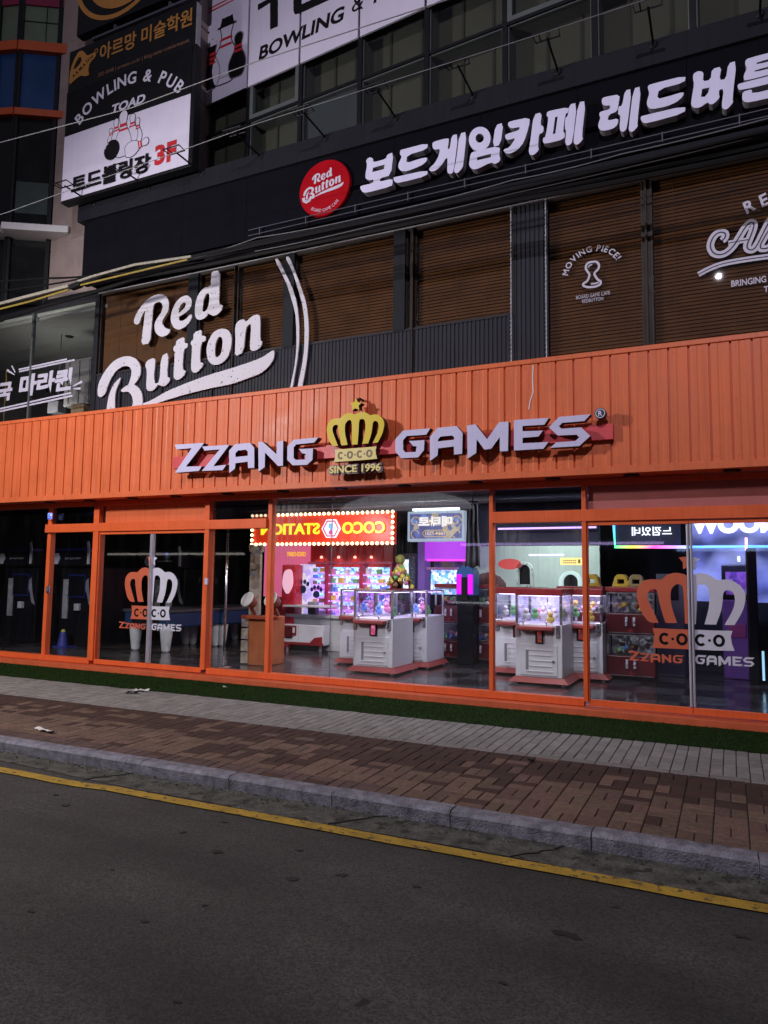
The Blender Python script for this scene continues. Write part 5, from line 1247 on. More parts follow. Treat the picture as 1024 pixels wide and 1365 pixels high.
cmA = claw_machine((xr, 10.27, ZF), 'white claw machine with red flap behind the single pane right of the big window', w=wr)
dup(cmA, (fx(660, 11.15) + wr / 2, 11.16, ZF), 0, 'white claw machine set back just right of the big window post')
dup(cmA, (fx(774, 11.1) - .02, 11.1, ZF), 0, 'white claw machine set back behind the orange post left of the right hand doors')
xc_, wc_ = at_px(472, 524, 10.13)
cmB = claw_machine((xc_, 10.13, ZF), 'white claw machine with pink flap in the middle of the big window', w=wc_, glowm=g_pur, scr=g_scr)
dup(cmB, (fx(453, 10.97) + wc_ / 2, 10.99, ZF), 0, 'white claw machine at the left of the one with the pink flap')
dup(cmB, (fx(549, 11.15), 11.12, ZF), 0, 'white claw machine under the cone of yellow toys in the big window', (.85, 1, 1))
# cone of toys on top of the third one
x, z0 = fx(541, 11.3), ZF + 1.27
TC = thing('toy_cone', (x, 11.05, z0), 'cone shaped heap of yellow toys with a ball finial on a claw machine', 'toy display')
mb = MB(); mb.lathe([(.24, z0), (.24, z0 + .02)], x, 11.05, 20); mb.build('tray', m_mred, TC)
for k in range(46):
    t = (k / 46) ** .8; r_ = .20 * (1 - t) + .02; a = k * 2.4; mb = MB(); mb.ball((x + r_ * math.cos(a), 11.05 + r_ * math.sin(a), z0 + .05 + t * .36), .042, 8); mb.build('toy', PRC[(1, 1, 4, 5, 1, 0)[k % 6]], TC, smooth=True)
mb = MB(); mb.ball((x, 11.05, z0 + .50), .085, 12); mb.build('finial', mat('olive_ball', (.30, .28, .06), .6, bump=.6, bs=40), TC, smooth=True)
# low white and red machine on castors
Y = 12.45; x0, x1 = fx(376, Y, 850), fx(431, Y, 850); zb_, zt_ = ZF, fz(405, 833, Y)
LM = thing('prize_table', ((x0 + x1) / 2, Y, ZF), 'low white prize cabinet with red trim on castors behind the left of the big window', 'game machine')
mb = MB(); mb.box(x0, x1, Y, Y + .7, zb_ + .12, zt_); mb.build('cabinet', m_mach, LM, bevel=.012)
mb = MB(); mb.box(x0 - .005, x1 + .005, Y - .012, Y - .001, zb_ + .12, zb_ + .17); mb.build('trim', m_mred, LM)
mb = MB(); mb.box(x0 + .02, x0 + .34, Y - .02, Y - .001, zt_ - .22, zt_ - .02); hd = mb.build('coin_door', m_mred, LM, bevel=.01)
mb = MB(); mb.box(x0 + .07, x0 + .25, Y - .03, Y - .001, zb_ + .24, zb_ + .46); fr = mb.build('prize_flap', m_black, LM, bevel=.008)
mb = MB(); mb.box(x0 + .085, x0 + .235, Y - .034, Y - .0305, zb_ + .26, zb_ + .44); mb.build('flap_window', mat('dark_red_acrylic', (.12, .015, .015), .2), fr)
mb = MB(); mb.box(x0 + .26, x0 + .31, Y - .024, Y - .0205, zt_ - .16, zt_ - .06); mb.build('coin_slot', m_mach, hd)
mb = MB(); mb.prism([(x1 - .30, zb_ + .171), (x1 - .02, zb_ + .171), (x1 - .02, zb_ + .30), (x1 - .2, zb_ + .27)], Y - .012, Y - .002); mb.build('wedge_emblem', m_mred, LM)
mb = MB(); mb.box(x0 + .38, x0 + .386, Y - .003, Y - .0005, zb_ + .18, zt_ - .01); mb.build('door_gap', m_slot, LM)
for xx in (x0 + .1, x1 - .1):
    for yy in (Y + .06, Y + .62):
        mb = MB(); mb.lathe([(.02, zb_ + .05), (.02, zb_ + .12)], xx, yy, 8); mb.lathe([(.035, zb_), (.035, zb_ + .05)], xx, yy, 12); mb.build('castor', m_steel, LM)
mb = MB(); mb.box(x0, x1, Y + .05, Y + .65, zt_ + .001, zt_ + .34); mb.build('glass_top', g_case, LM)
mb = MB(); mb.box(x0 - .02, x1 + .02, Y + .02, Y + .68, zt_ + .341, zt_ + .38); mb.build('lid', m_mach, LM, bevel=.01)
# marquee of the sweet shop: mirror written toward the street
Y = 12.3; a, b = W(338, 684, Y), W(524, 729, Y); xa, xb = a[0], b[0]; zt_ = fz(430, 684, Y); zb_ = fz(430, 726, Y)
MQ = thing('marquee_sign', ((xa + xb) / 2, Y, zb_), 'red marquee sign with mirrored yellow COCO STATION letters and a border of lit bulbs', 'sign')
mb = MB(); mb.box(xa, xb, Y, Y + .16, zb_, zt_); mb.build('box', glow('red_lit_box', (.75, .04, .01), .55), MQ, bevel=.01)
g_yl = glow('yellow_neon', (1, .80, .03), 1.25); g_bulb = glow('warm_bulb', (1, .78, .38), 5)
zc = (zt_ + zb_) / 2; h = (zt_ - zb_)
for s_, p0_, p1_ in (('COCO', 456, 513), ('STATION', 347, 425)):
    mb = MB(); put_text(mb, s_, fx(p0_, Y), fx(p1_, Y), zc - h * .17, zc + h * .19, Y - .012, .03, .022, mirror=True); mb.build('lettering', g_yl, MQ)
hx = fx(440.5, Y); hr = .21
mb = MB(); mb.prism([(hx + hr * math.cos(R(60 * k)), zc + hr * .98 * math.sin(R(60 * k))) for k in range(6)], Y - .03, Y - .001); hx_ = mb.build('hexagon', glow('hexagon_face', (.85, .9, 1), .95), MQ)
mb = MB(); mb.prism([(hx + hr * .86 * math.cos(R(60 * k)), zc + hr * .86 * math.sin(R(60 * k))) for k in range(6)], Y - .034, Y - .031, [[(hx + hr * .72 * math.cos(R(60 * k)), zc + hr * .72 * math.sin(R(60 * k))) for k in range(6)]]); mb.build('hexagon_line', glow('red_line', (.7, .03, .12), .6), hx_)
mb = MB(); mb.box(hx - .045, hx + .045, Y - .036, Y - .031, zc + .01, zc + .10); mb.box(hx - .02, hx + .03, Y - .036, Y - .031, zc - .03, zc + .009); mb.build('cone_mark', glow('blue_mark', (.2, .5, .9), .6), hx_)
mb = MB(); mb.prism(circle(hx, zc - .075, .045, 14), Y - .036, Y - .031); mb.build('cherry_mark', glow('pink_mark', (.8, .05, .3), .6), hx_)
nb = 30
for k in range(nb + 1):
    x = xa + (xb - xa) * k / nb
    for zz in (zb_ + .015, zt_ - .015):
        mb = MB(); mb.ball((x, Y - .03, zz), .033, 8); mb.build('bulb', g_bulb, MQ, smooth=True)
for zz in [zb_ + h * k / 6 for k in range(1, 6)]:
    for x in (xa, xb): mb = MB(); mb.ball((x, Y - .03, zz), .033, 8); mb.build('bulb', g_bulb, MQ, smooth=True)
mb = MB()
for x in (xa + .4, xb - .4): mb.tube([(x, Y + .08, zt_), (x, Y + .08, 3.02)], .012, 6)
mb.build('hanger', m_black, MQ)
# red kiosk wall and the lit shelves of prizes below the marquee
Y = 13.5
KW = thing('kiosk_wall', (fx(440, Y), Y + .1, ZF), 'red back wall of the prize kiosk under the marquee sign', 'wall')
mb = MB(); mb.box(fx(352, Y), fx(521, Y), Y + .1, Y + .2, ZF, 2.6); mb.build('wall_panel', mat('bright_red_wall', (.52, .03, .03), .5, var=.06), KW)
mb = MB(); mb.box(fx(350, Y), fx(410, Y), Y + .04, Y + .098, 1.25, 2.5); mb.build('pink_panel', glow('pink_lit_panel', (.85, .16, .32), .75), KW)
for px in (425, 448, 470, 492):
    x = fx(px, Y); mb = MB(); mb.lathe([(.03, Y + .07), (.03, Y + .10)], x, 0, 12, 'y', 2.12); mb.build('wall_lamp', glow('wall_lamp_face', (1, .45, .35), 2), KW)
    lamp('kiosk_wall_lamp', 'SPOT', (x, Y - .15, 2.25), 7, (1, .5, .4), .03, (x, Y + .1, 1.75), 80, .8)
g_cyan = glow('cyan_display', (.4, .8, 1), 1.5, (24, ((.55, .85, 1), (.10, .40, .75), (.25, .75, .95), (1, 1, 1), (.45, .45, 1), (.04, .10, .3), (.85, .7, 1), (.2, .3, .8))))
g_mag = glow('magenta_display', (.8, .3, 1), 1.6, (24, ((.75, .35, 1), (.35, .12, .8), (1, .8, 1), (.5, .28, 1), (.9, .25, .75), (.14, .05, .35), (.3, .4, 1))))
g_shelf = glow('violet_shelf_edge', (.62, .32, 1), 1.6)
def prize_shelf(px0, px1, label, pt=755, pb=836, Y=13.2):
    xa, xb = fx(px0, Y), fx(px1, Y); zt, zb = fz(px0, pt, Y), fz(px0, pb, Y)
    T = thing('prize_shelf', ((xa + xb) / 2, Y, ZF), label, 'prize shelf', 'lit prize shelves in the kiosk')
    mb = MB(); mb.box(xa, xb, Y + .02, Y + .28, ZF, zb); mb.build('base_cabinet', m_mach, T, bevel=.01)
    n = 7; hh = (zt - zb) / n
    for k in range(n):
        mb = MB(); mb.box(xa + .015, xb - .015, Y + .2, Y + .22, zb + k * hh + .02, zb + (k + 1) * hh - .012); mb.build('lit_bay', g_cyan if k >= n - 2 else g_mag if k % 2 else g_cyan, T)
        mb = MB(); mb.box(xa, xb, Y, Y + .22, zb + k * hh - .012, zb + k * hh + .012); sh = mb.build('shelf', g_shelf, T)
        x = xa + .06
        while x < xb - .08:
            w_ = rp.uniform(.05, .11); mb = MB(); mb.box(x, x + w_, Y + .04, Y + .15, zb + k * hh + .0125, zb + k * hh + rp.uniform(.08, hh * .8)); mb.build('boxed_prize', rp.choice(PRC), sh, bevel=.006); x += w_ + rp.uniform(.10, .28)
    for x in (xa, xb): mb = MB(); mb.box(x - .02, x + .02, Y - .01, Y + .24, zb, zt + .06); mb.build('side_post', mat('red_post', (.5, .04, .10), .4), T)
    mb = MB(); mb.box(xa - .02, xb + .02, Y - .012, Y + .24, zt + .06, zt + .10); mb.build('top_board', mat('pink_top', (.55, .12, .2), .4), T)
    return T
prize_shelf(411, 434, 'narrow cyan lit prize shelf with black paw prints at the left of the kiosk', pb=812)
prize_shelf(436.5, 480, 'wide cyan and violet lit prize shelf in the middle of the kiosk')
prize_shelf(482.5, 521, 'violet lit prize shelf at the right of the kiosk, behind the claw machine')
PD = thing('window_decal', (fx(410, 12.9), 12.9, fz(410, 792, 12.9)), 'two dark blue paw print stickers in front of the lit prize shelves', 'decal')
for (px, py, r_) in ((404, 783, .13), (422, 790, .12)):
    x, z = W(px, py, 12.95)
    mb = MB(); mb.prism(circle(x, z - r_ * .3, r_ * .62, 16), 12.94, 12.95)
    for k in range(4): a = R(35 + 37 * k); mb.prism(circle(x + r_ * 1.1 * math.cos(a), z + r_ * .95 * math.sin(a), r_ * .27, 12, r_ * .36), 12.94, 12.95)
    mb.build('paw_print', mat('navy_vinyl', (.01, .03, .09), .5), PD)
mb = MB(); mb.box(fx(402, 12.96), fx(434, 12.96), 12.953, 12.957, fz(410, 812, 12.96), fz(410, 752, 12.96)); mb.build('sheet', g_case, PD)
Y = 13.0; x0, x1 = fx(399, Y), fx(409, Y)
mb = MB(); mb.box(x0, x1, Y, Y + .35, ZF, fz(404, 752, Y)); LT = solo(mb, 'lit_cabinet', glow('pale_violet_tower', (.75, .6, 1), .9, (9, ((.85, .75, 1), (.6, .5, 1), (1, .95, 1)))), 'tall pale violet lit cabinet left of the prize shelves', 'cabinet', bevel=.01)
Y = 12.7; xh, zh = W(384, 780, Y)
HM = thing('gift_machine', (xh, Y, ZF), 'red gift machine with pink front shield at the left of the kiosk', 'game machine')
mb = MB(); mb.box(xh - .16, xh + .16, Y, Y + .5, ZF, zh + .42); mb.build('cabinet', mat('red_gloss', (.55, .03, .05), .3), HM, bevel=.03)
mb = MB(); mb.prism(smoothed([(xh - .14, zh - .02), (xh - .1, zh + .30), (xh + .1, zh + .34), (xh + .14, zh), (xh, zh - .22)], 2), Y - .02, Y - .001); mb.build('front_shield', glow('pink_white_shield', (1, .55, .7), .8), HM)
mb = MB(); put_text(mb, 'COCO CRAFT', fx(381, 13.4), fx(406, 13.4), fz(393, 741.5, 13.4), fz(393, 735.5, 13.4), 13.42, .02, .03, mirror=True); mb.build('lettering', glow('amber_neon', (1, .5, .05), 1.0), HM)
Y = 12.2; a, b = fx(366, Y), fx(450, Y)
CT = thing('counter', ((a + b) / 2, Y, ZF), 'long pale grey service counter with a small till behind the low prize cabinet', 'counter')
mb = MB(); mb.box(a, b, 12.72, 13.1, ZF, fz(400, 822, 12.9)); mb.build('body', mat('pale_counter', (.50, .52, .52), .5), CT, bevel=.01)
mb = MB(); mb.box(a - .04, b + .04, 12.68, 13.12, fz(400, 822, 12.9) + .001, fz(400, 818, 12.9)); mb.build('top', mat('pale_stone_top', (.62, .64, .63), .3), CT, bevel=.006)
x, z = W(417, 806, 12.85); mb = MB(); mb.box(x - .09, x + .09, 12.8, 12.95, fz(400, 818, 12.9) + .002, z + .06); solo(mb, 'cash_till', mat('grey_till', (.25, .26, .28), .5), 'small grey cash till standing on the pale counter', 'till', bevel=.01)
# drum game at the left: two tilted drums on an orange cabinet
Y = 10.05; x0, x1 = fx(331, Y, 850), fx(357, Y, 850); zt_ = fz(344, 822, Y)
DG = thing('drum_machine', ((x0 + x1) / 2, Y, ZF), 'orange drum game with two tilted white drums and a picture panel behind', 'game machine')
mb = MB(); mb.box(x0, x1, Y, Y + .5, ZF, zt_); mb.build('cabinet', mat('orange_wood', (.45, .13, .04), .45, var=.15, streak=.25), DG, bevel=.015)
m_drum = mat('white_drum_skin', (.74, .72, .68), .5); m_drs = mat('drum_shell', (.25, .07, .03), .4)
for px, py in ((329, 799), (360, 799)):
    x, z = W(px, py, Y - .1); M_ = Matrix.Translation((x, Y - .08, z)) @ Matrix.Rotation(R(62), 4, 'X') @ Matrix.Rotation(R(-12), 4, 'Y')
    mb = MB(); mb.lathe([(.085, -.16), (.125, -.03), (.13, 0)], 0, 0, 24); mb.v = [tuple(M_ @ Vector(v)) for v in mb.v]; dr_ = mb.build('drum', m_drs, DG)
    mb = MB(); mb.lathe([(.135, .001), (.128, .016)], 0, 0, 28); mb.v = [tuple(M_ @ Vector(v)) for v in mb.v]; mb.build('drum_skin', m_drum, dr_)
    mb = MB(); mb.tube([(x, Y - .02, z - .06), (x + .03, Y + .12, zt_)], .035, 8); mb.build('drum_post', m_drs, DG)
m_pic = mat('collage_print', (.3, .25, .2), .6, attr=None)
g_pic = glow('dim_picture_panel', (.5, .4, .3), .16, (16, ((.55, .5, .42), (.25, .15, .1), (.6, .35, .25), (.3, .3, .4), (.7, .65, .6), (.12, .1, .1))))
a, b, c = W(333, 788, Y + .35), W(348, 738, Y + .35), 0
mb = MB(); mb.box(a[0], b[0], Y + .33, Y + .40, zt_, b[1]); mb.build('picture_panel', g_pic, DG, bevel=.01)
mb = MB(); mb.prism(smoothed([(a[0] - .0, b[1] + .001), (b[0] + .03, b[1] + .001), (b[0] + .05, b[1] + .16), ((a[0] + b[0]) / 2, b[1] + .12), (a[0] - .03, b[1] + .17)], 1), Y + .32, Y + .39); mb.build('crest', g_pic, DG)
mb = MB()
for k in range(4): mb.box(x0 - .16, x0 - .02, Y + .02, Y + .2, ZF + .02 + k * .2, ZF + .19 + k * .2)
mb.build('patterned_side', g_pic, DG)
mb = MB(); mb.box(x0 - .1, x1 + .25, Y - .08, Y - .0, zt_ - .04, zt_ + .02); mb.build('rail', m_or2, DG, bevel=.01)
# chrome pole
x = fx(301, 9.6, 800); mb = MB(); mb.tube([(x, 9.6, ZF), (x, 9.6, 2.45)], .018, 12); mb.lathe([(.12, ZF), (.12, ZF + .015)], x, 9.6, 20); solo(mb, 'steel_pole', m_chrome, 'thin polished steel pole just inside the pane left of the big window', 'pole', smooth=True)
# air hockey tables on tapered white legs
m_leg = mat('white_tapered_leg', (.68, .70, .72), .45); m_tblue = mat('blue_table_body', (.012, .040, .12), .45, var=.08)
def hockey(x0, x1, y0, y1, label):
    T = thing('air_hockey_table', ((x0 + x1) / 2, (y0 + y1) / 2, ZF), label, 'game table', 'air hockey tables')
    mb = MB(); mb.box(x0, x1, y0, y1, ZF + .46, ZF + .74); mb.build('table_body', m_tblue, T, bevel=.03)
    mb = MB(); mb.box(x0 - .03, x1 + .03, y0 - .03, y1 + .03, ZF + .741, ZF + .80); mb.build('rim', mat('slate_rim', (.06, .065, .08), .4), T, bevel=.015)
    mb = MB(); mb.box(x0 + .2, x1 - .2, y0 - .006, y0 - .001, ZF + .52, ZF + .64); mb.build('goal_slot', m_black, T)
    for x in (x0 + .16, x1 - .16):
        for y in (y0 + .16, y1 - .16):
            mb = MB(); mb.lathe([(.075, ZF + .02), (.13, ZF + .46)], x, y, 20); mb.lathe([(.05, ZF), (.05, ZF + .02)], x, y, 12); mb.build('leg', m_leg, T, smooth=False)
    return T
lx1, lx2 = fx(179.5, 10.85, 850), fx(218, 10.85, 850)
h1 = hockey(lx1 - .16, lx2 + .20, 10.72, 12.5, 'blue air hockey table on white tapered legs behind the left orange crown doors')
dup(h1, (fx(297, 12.45, 850) - (lx2 - lx1) / 2 - .02, 13.15, ZF), 0, 'blue air hockey table on white tapered legs behind the pane left of the big window')
# punch and ball machines in the dark left room
m_mblk = mat('black_machine', (.006, .006, .009), .4, var=.1, spec=.2); m_mblue = mat('deep_blue_panel', (.01, .02, .14), .4, var=.15); m_bolt = mat('pale_trim', (.50, .50, .56), .4)
def sports(x, y, label):
    T = thing('sports_arcade_machine', (x, y, ZF), label, 'arcade machine', 'dark sports machines in the left room')
    mb = MB(); mb.box(x - .48, x + .48, y + .2, y + 1.5, ZF, ZF + 1.6); mb.build('cabinet', m_mblk, T, bevel=.02)
    mb = MB(); mb.box(x - .52, x + .52, y + .05, y + .35, ZF + 1.62, ZF + 1.92); hb = mb.build('header', m_mblk, T, bevel=.015)
    mb = MB(); mb.prism([(x - .46 + .13 * math.cos(R(60 * k)), ZF + 1.77 + .13 * math.sin(R(60 * k))) for k in range(6)], y + .03, y + .049); mb.build('hexagon_badge', m_bolt, hb)
    mb = MB(); 
    for k in range(9): mb.box(x - .2 + k * .05, x - .17 + k * .05, y + .043, y + .049, ZF + 1.75 + (k % 3) * .008, ZF + 1.79)
    mb.build('header_print', m_slot, hb)
    mb = MB(); mb.box(x - .5, x + .5, y + .04, y + .3, ZF + 1.925, ZF + 1.98); mb.build('blue_cap', m_mblue, hb)
    mb = MB(); mb.prism([(x + .44, ZF + 1.66), (x + .50, ZF + 1.66), (x + .50, ZF + 1.98), (x + .46, ZF + 2.12), (x + .41, ZF + 2.10), (x + .44, ZF + 1.96)], y + .02, y + .039); mb.build('bolt_trim', m_bolt, T)
    mb = MB(); mb.box(x - .36, x - .22, y + .17, y + .199, ZF + .55, ZF + 1.35); mb.build('figure_print', g_dimfig, T)
    mb = MB(); mb.box(x + .02, x + .14, y + .12, y + .199, ZF + .72, ZF + .86); mb.build('coin_box', m_bolt, T, bevel=.01)
    mb = MB(); mb.prism([(x + .18, ZF + 1.25), (x + .32, ZF + 1.38), (x + .36, ZF + 1.1), (x + .46, ZF + .8), (x + .36, ZF + .85), (x + .30, ZF + 1.05)], y + .19, y + .199); mb.build('side_print', m_slot, T)
    mb = MB(); mb.box(x - .25, x + .25, y + .185, y + .199, ZF + .98, ZF + 1.45); mb.build('target_frame', m_mblue, T)
    mb = MB(); mb.box(x - .22, x + .22, y + .180, y + .184, ZF + 1.01, ZF + 1.42); mb.build('target_field', m_mblk, T)
    return T
g_dimfig = glow('dim_figure_print', (.5, .5, .55), .07, (18, ((.6, .6, .62), (.1, .1, .12), (.35, .33, .3), (.05, .05, .06))))
sp1 = sports(fx(22, 10.7), 10.6, 'dark sports machine with white hexagon badge behind the leftmost pane')
dup(sp1, (fx(97, 10.7), 10.6, ZF), 0, 'dark sports machine with blue cap behind the narrow pane left of the orange crown doors')
dup(sp1, (fx(158, 11.6), 12.9, ZF), 0, 'dark sports machine behind the blue air hockey table')
Y = 13.6; x, z = W(247, 773, Y); DO = thing('oval_wall_sign', (x, Y, z), 'grey oval wall sign with white ring and dark red square behind the left doors', 'sign')
mb = MB(); mb.prism(circle(x, z, .42, 32, .25), Y, Y + .05); mb.build('panel', mat('slate_oval', (.10, .10, .12), .5), DO)
mb = MB(); mb.prism(circle(x - .12, z, .20, 32, .20), Y - .012, Y - .001, [circle(x - .12, z, .165, 32, .165)]); mb.build('ring', m_bolt, DO)
mb = MB(); mb.box(x - .25, x - .08, Y - .02, Y - .013, z - .10, z + .10); mb.build('square_mark', m_mred, DO)
lamp('oval_sign_lamp', 'SPOT', (x, Y - .7, z + .6), 5, (1, 1, 1), .05, (x, Y, z), 60, .6)
Y = 10.55; x, z = W(85, 858, Y); CO_ = thing('floor_cone', (x, Y, ZF), 'small blue cone with yellow tip on the floor behind the narrow left pane', 'cone')
mb = MB(); mb.box(x - .17, x + .2, Y - .12, Y + .15, ZF, ZF + .025); mb.lathe([(.11, ZF + .025), (.055, ZF + .30)], x - .03, Y, 18); mb.build('body', mat('blue_rubber', (.03, .04, .28), .5), CO_)
mb = MB(); mb.lathe([(.045, ZF + .301), (.03, ZF + .35)], x - .03, Y, 14); mb.build('tip', mat('yellow_rubber', (.5, .42, .05), .5), CO_)
x = fx(85, 14.0); mb = MB(); mb.box(x - .5, x + .9, 14.2, 14.3, 1.7, 2.75); solo(mb, 'wall_panel', glow('blue_panel_glow', (.01, .05, .35), .18), 'large blue panel high on the back wall of the dark left room', 'panel', bevel=.01)  # even blue glow put into the panel, as no lamp reaches it
# fortune sign, its lettering mirrored
Y = 11.6; a, b = W(543, 722, Y), W(619, 680, Y)
FS = thing('hanging_light_box', ((a[0] + b[0]) / 2, Y, a[1]), 'ornate blue and gold lit sign box with mirrored Korean letters hanging in the big window', 'sign')
x0, x1, z0, z1 = a[0], b[0], a[1], b[1]
mb = MB(); mb.box(x0, x1, Y, Y + .14, z0, z1); mb.build('frame', glow('pale_blue_frame', (.55, .66, .82), .55), FS, bevel=.012)
mb = MB(); mb.box(x0 + .05, x1 - .04, Y - .006, Y - .001, z0 + .05, z1 - .045); fc = mb.build('lit_face', glow('ornate_face', (.3, .35, .7), .85, (10, ((.05, .07, .25), (.10, .14, .45), (.04, .04, .14), (.5, .36, .12), (.12, .25, .6), (.08, .05, .2), (.55, .45, .25), (.03, .05, .2)))), FS)
zc = (z0 + z1) / 2; w_ = x1 - x0
mb = MB(); put_text(mb, '매타로', x0 + w_ * .2, x1 - w_ * .2, zc - .01, zc + .17, Y - .012, .004, .05, mirror=True); mb.build('lettering', glow('white_letters', (.95, .9, .85), 1.0), fc)
mb = MB(); put_text(mb, '1664-7231', x0 + w_ * .33, x1 - w_ * .33, zc - .155, zc - .09, Y - .012, .004, .02, mirror=True); mb.build('lettering', glow('gold_letters', (.95, .7, .3), .8), fc)
mb = MB(); mb.stroke([(x0 + w_ * .27, zc - .122), (x0 + w_ * .32, zc - .18), (x1 - w_ * .32, zc - .18), (x1 - w_ * .27, zc - .122), (x1 - w_ * .32, zc - .07), (x0 + w_ * .32, zc - .07)], .013, Y - .011, Y - .007, closed=True)
for s_ in (-1, 1):
    cx = (x0 + x1) / 2 + s_ * w_ * .36
    mb.stroke([(cx + .10 * math.cos(R(a_)) * (1 - a_ / 500), zc + .08 + .10 * math.sin(R(a_)) * (1 - a_ / 500)) for a_ in range(0, 400, 20)], .016, Y - .011, Y - .0072)
    mb.stroke([(cx + .07 * math.cos(R(a_)), zc - .13 + .07 * math.sin(R(a_))) for a_ in range(0, 280, 20)], .014, Y - .011, Y - .0074)
mb.build('scrollwork', glow('gold_scroll', (.9, .62, .25), .6), fc)
mb = MB(); mb.box(x0 + .1, x1 - .1, Y - .02, Y + .06, z1 + .012, z1 + .05); mb.build('top_lamp', glow('white_tube', (.9, 1, 1), 2.4), FS)
mb = MB()
for x in (x0 + .2, x1 - .2): mb.tube([(x, Y + .08, z1), (x, Y + .08, 3.02)], .01, 6)
mb.build('hanger', m_black, FS)
# violet alcove
Y = 13.3; a, b = W(556, 860, Y), W(622, 724, Y)
VA = thing('violet_booth', ((a[0] + b[0]) / 2, Y, ZF), 'booth with violet lit lintel and pink light line under the ornate sign', 'booth')
mb = MB(); mb.box(a[0] + .15, b[0], Y, Y + .3, fz(590, 747, Y), fz(590, 722, Y)); mb.build('lintel', glow('violet_lit_board', (.45, .05, .78), 1.1), VA)
mb = MB(); mb.box(a[0] + .2, b[0], Y - .012, Y - .001, fz(590, 748, Y), fz(590, 745.5, Y)); mb.build('light_line', glow('magenta_line', (1, .05, .85), 1.6), VA)
mb = MB(); mb.box(a[0], a[0] + .15, Y, Y + .3, ZF, fz(590, 722, Y)); mb.build('jamb', glow('violet_jamb', (.25, .12, .55), .30), VA)
mb = MB(); mb.box(a[0] + .15, b[0], Y + .5, Y + .55, ZF, fz(590, 747, Y)); mb.build('back_wall', glow('dark_violet_back', (.05, .03, .10), .5, (7, ((.05, .03, .09), (.08, .05, .25), (.02, .01, .03), (.16, .10, .07)))), VA)
mb = MB(); mb.box(a[0] - .30, a[0] - .02, Y - .1, Y + .1, ZF, fz(560, 738, Y)); so = mb.build('side_column', mat('speckled_navy', (.02, .03, .06), .4, speck=(40, .6, (.3, .35, .5))), VA)
mb = MB(); mb.box(a[0] - .26, a[0] - .15, Y - .11, Y - .101, fz(555, 788, Y), fz(555, 746, Y)); mb.build('lit_strip', glow('white_lit_strip', (.75, .88, 1), 1.2, (20, ((.8, .9, 1), (.5, .7, .9), (1, 1, 1)))), so)
Y = 12.6; a, b = W(574, 792, Y), W(609, 760, Y)
LB = thing('display_counter', ((a[0] + b[0]) / 2, Y, ZF), 'cyan and pink lit display case under the violet booth', 'display case')
mb = MB(); mb.box(a[0], b[0], Y, Y + .3, a[1], b[1]); mb.build('lit_case', g_cyan, LB, bevel=.01)
mb = MB(); mb.box(a[0] - .08, b[0] + .02, Y - .02, Y + .32, b[1] + .001, b[1] + .05); mb.build('top', mat('pink_violet_top', (.45, .2, .45), .4), LB, bevel=.01)
mb = MB(); mb.box(a[0], b[0], Y, Y + .3, ZF + .9, a[1] - .001); mb.build('base', m_mblk, LB)
# rounded photo machine with two magenta tubes
Y = 12.0; x, z = W(620, 792, Y); zt_ = fz(620, 754, Y)
PM = thing('capsule_kiosk', (x, Y, ZF), 'round topped blue machine with two magenta light tubes in the big window', 'game machine')
mb = MB(); mb.box(x - .15, x + .15, Y + .01, Y + .3, ZF + .001, z - .02); mb.build('body', m_mblk, PM, bevel=.01)
mb = MB(); mb.prism([(x - .16, z - .019), (x + .16, z - .019), (x + .16, zt_ - .14)] + [(x + .16 * math.cos(R(t)), zt_ - .14 + .14 * math.sin(R(t))) for t in range(15, 180, 15)] + [(x - .16, zt_ - .14)], Y, Y + .3); mb.build('hood', mat('blue_hood', (.03, .16, .45), .35), PM, bevel=.01)
for s_ in (-.10, .10): mb = MB(); mb.box(x + s_ - .045, x + s_ + .045, Y - .03, Y - .001, z + .0, zt_ - .15); mb.build('light_tube', glow('magenta_tube', (.75, .0, .95), 1.3), PM, bevel=.01)
mb = MB(); mb.box(x - .055, x + .055, Y - .04, Y - .001, z - .1, zt_ - .2); mb.build('pillar', m_mblk, PM)
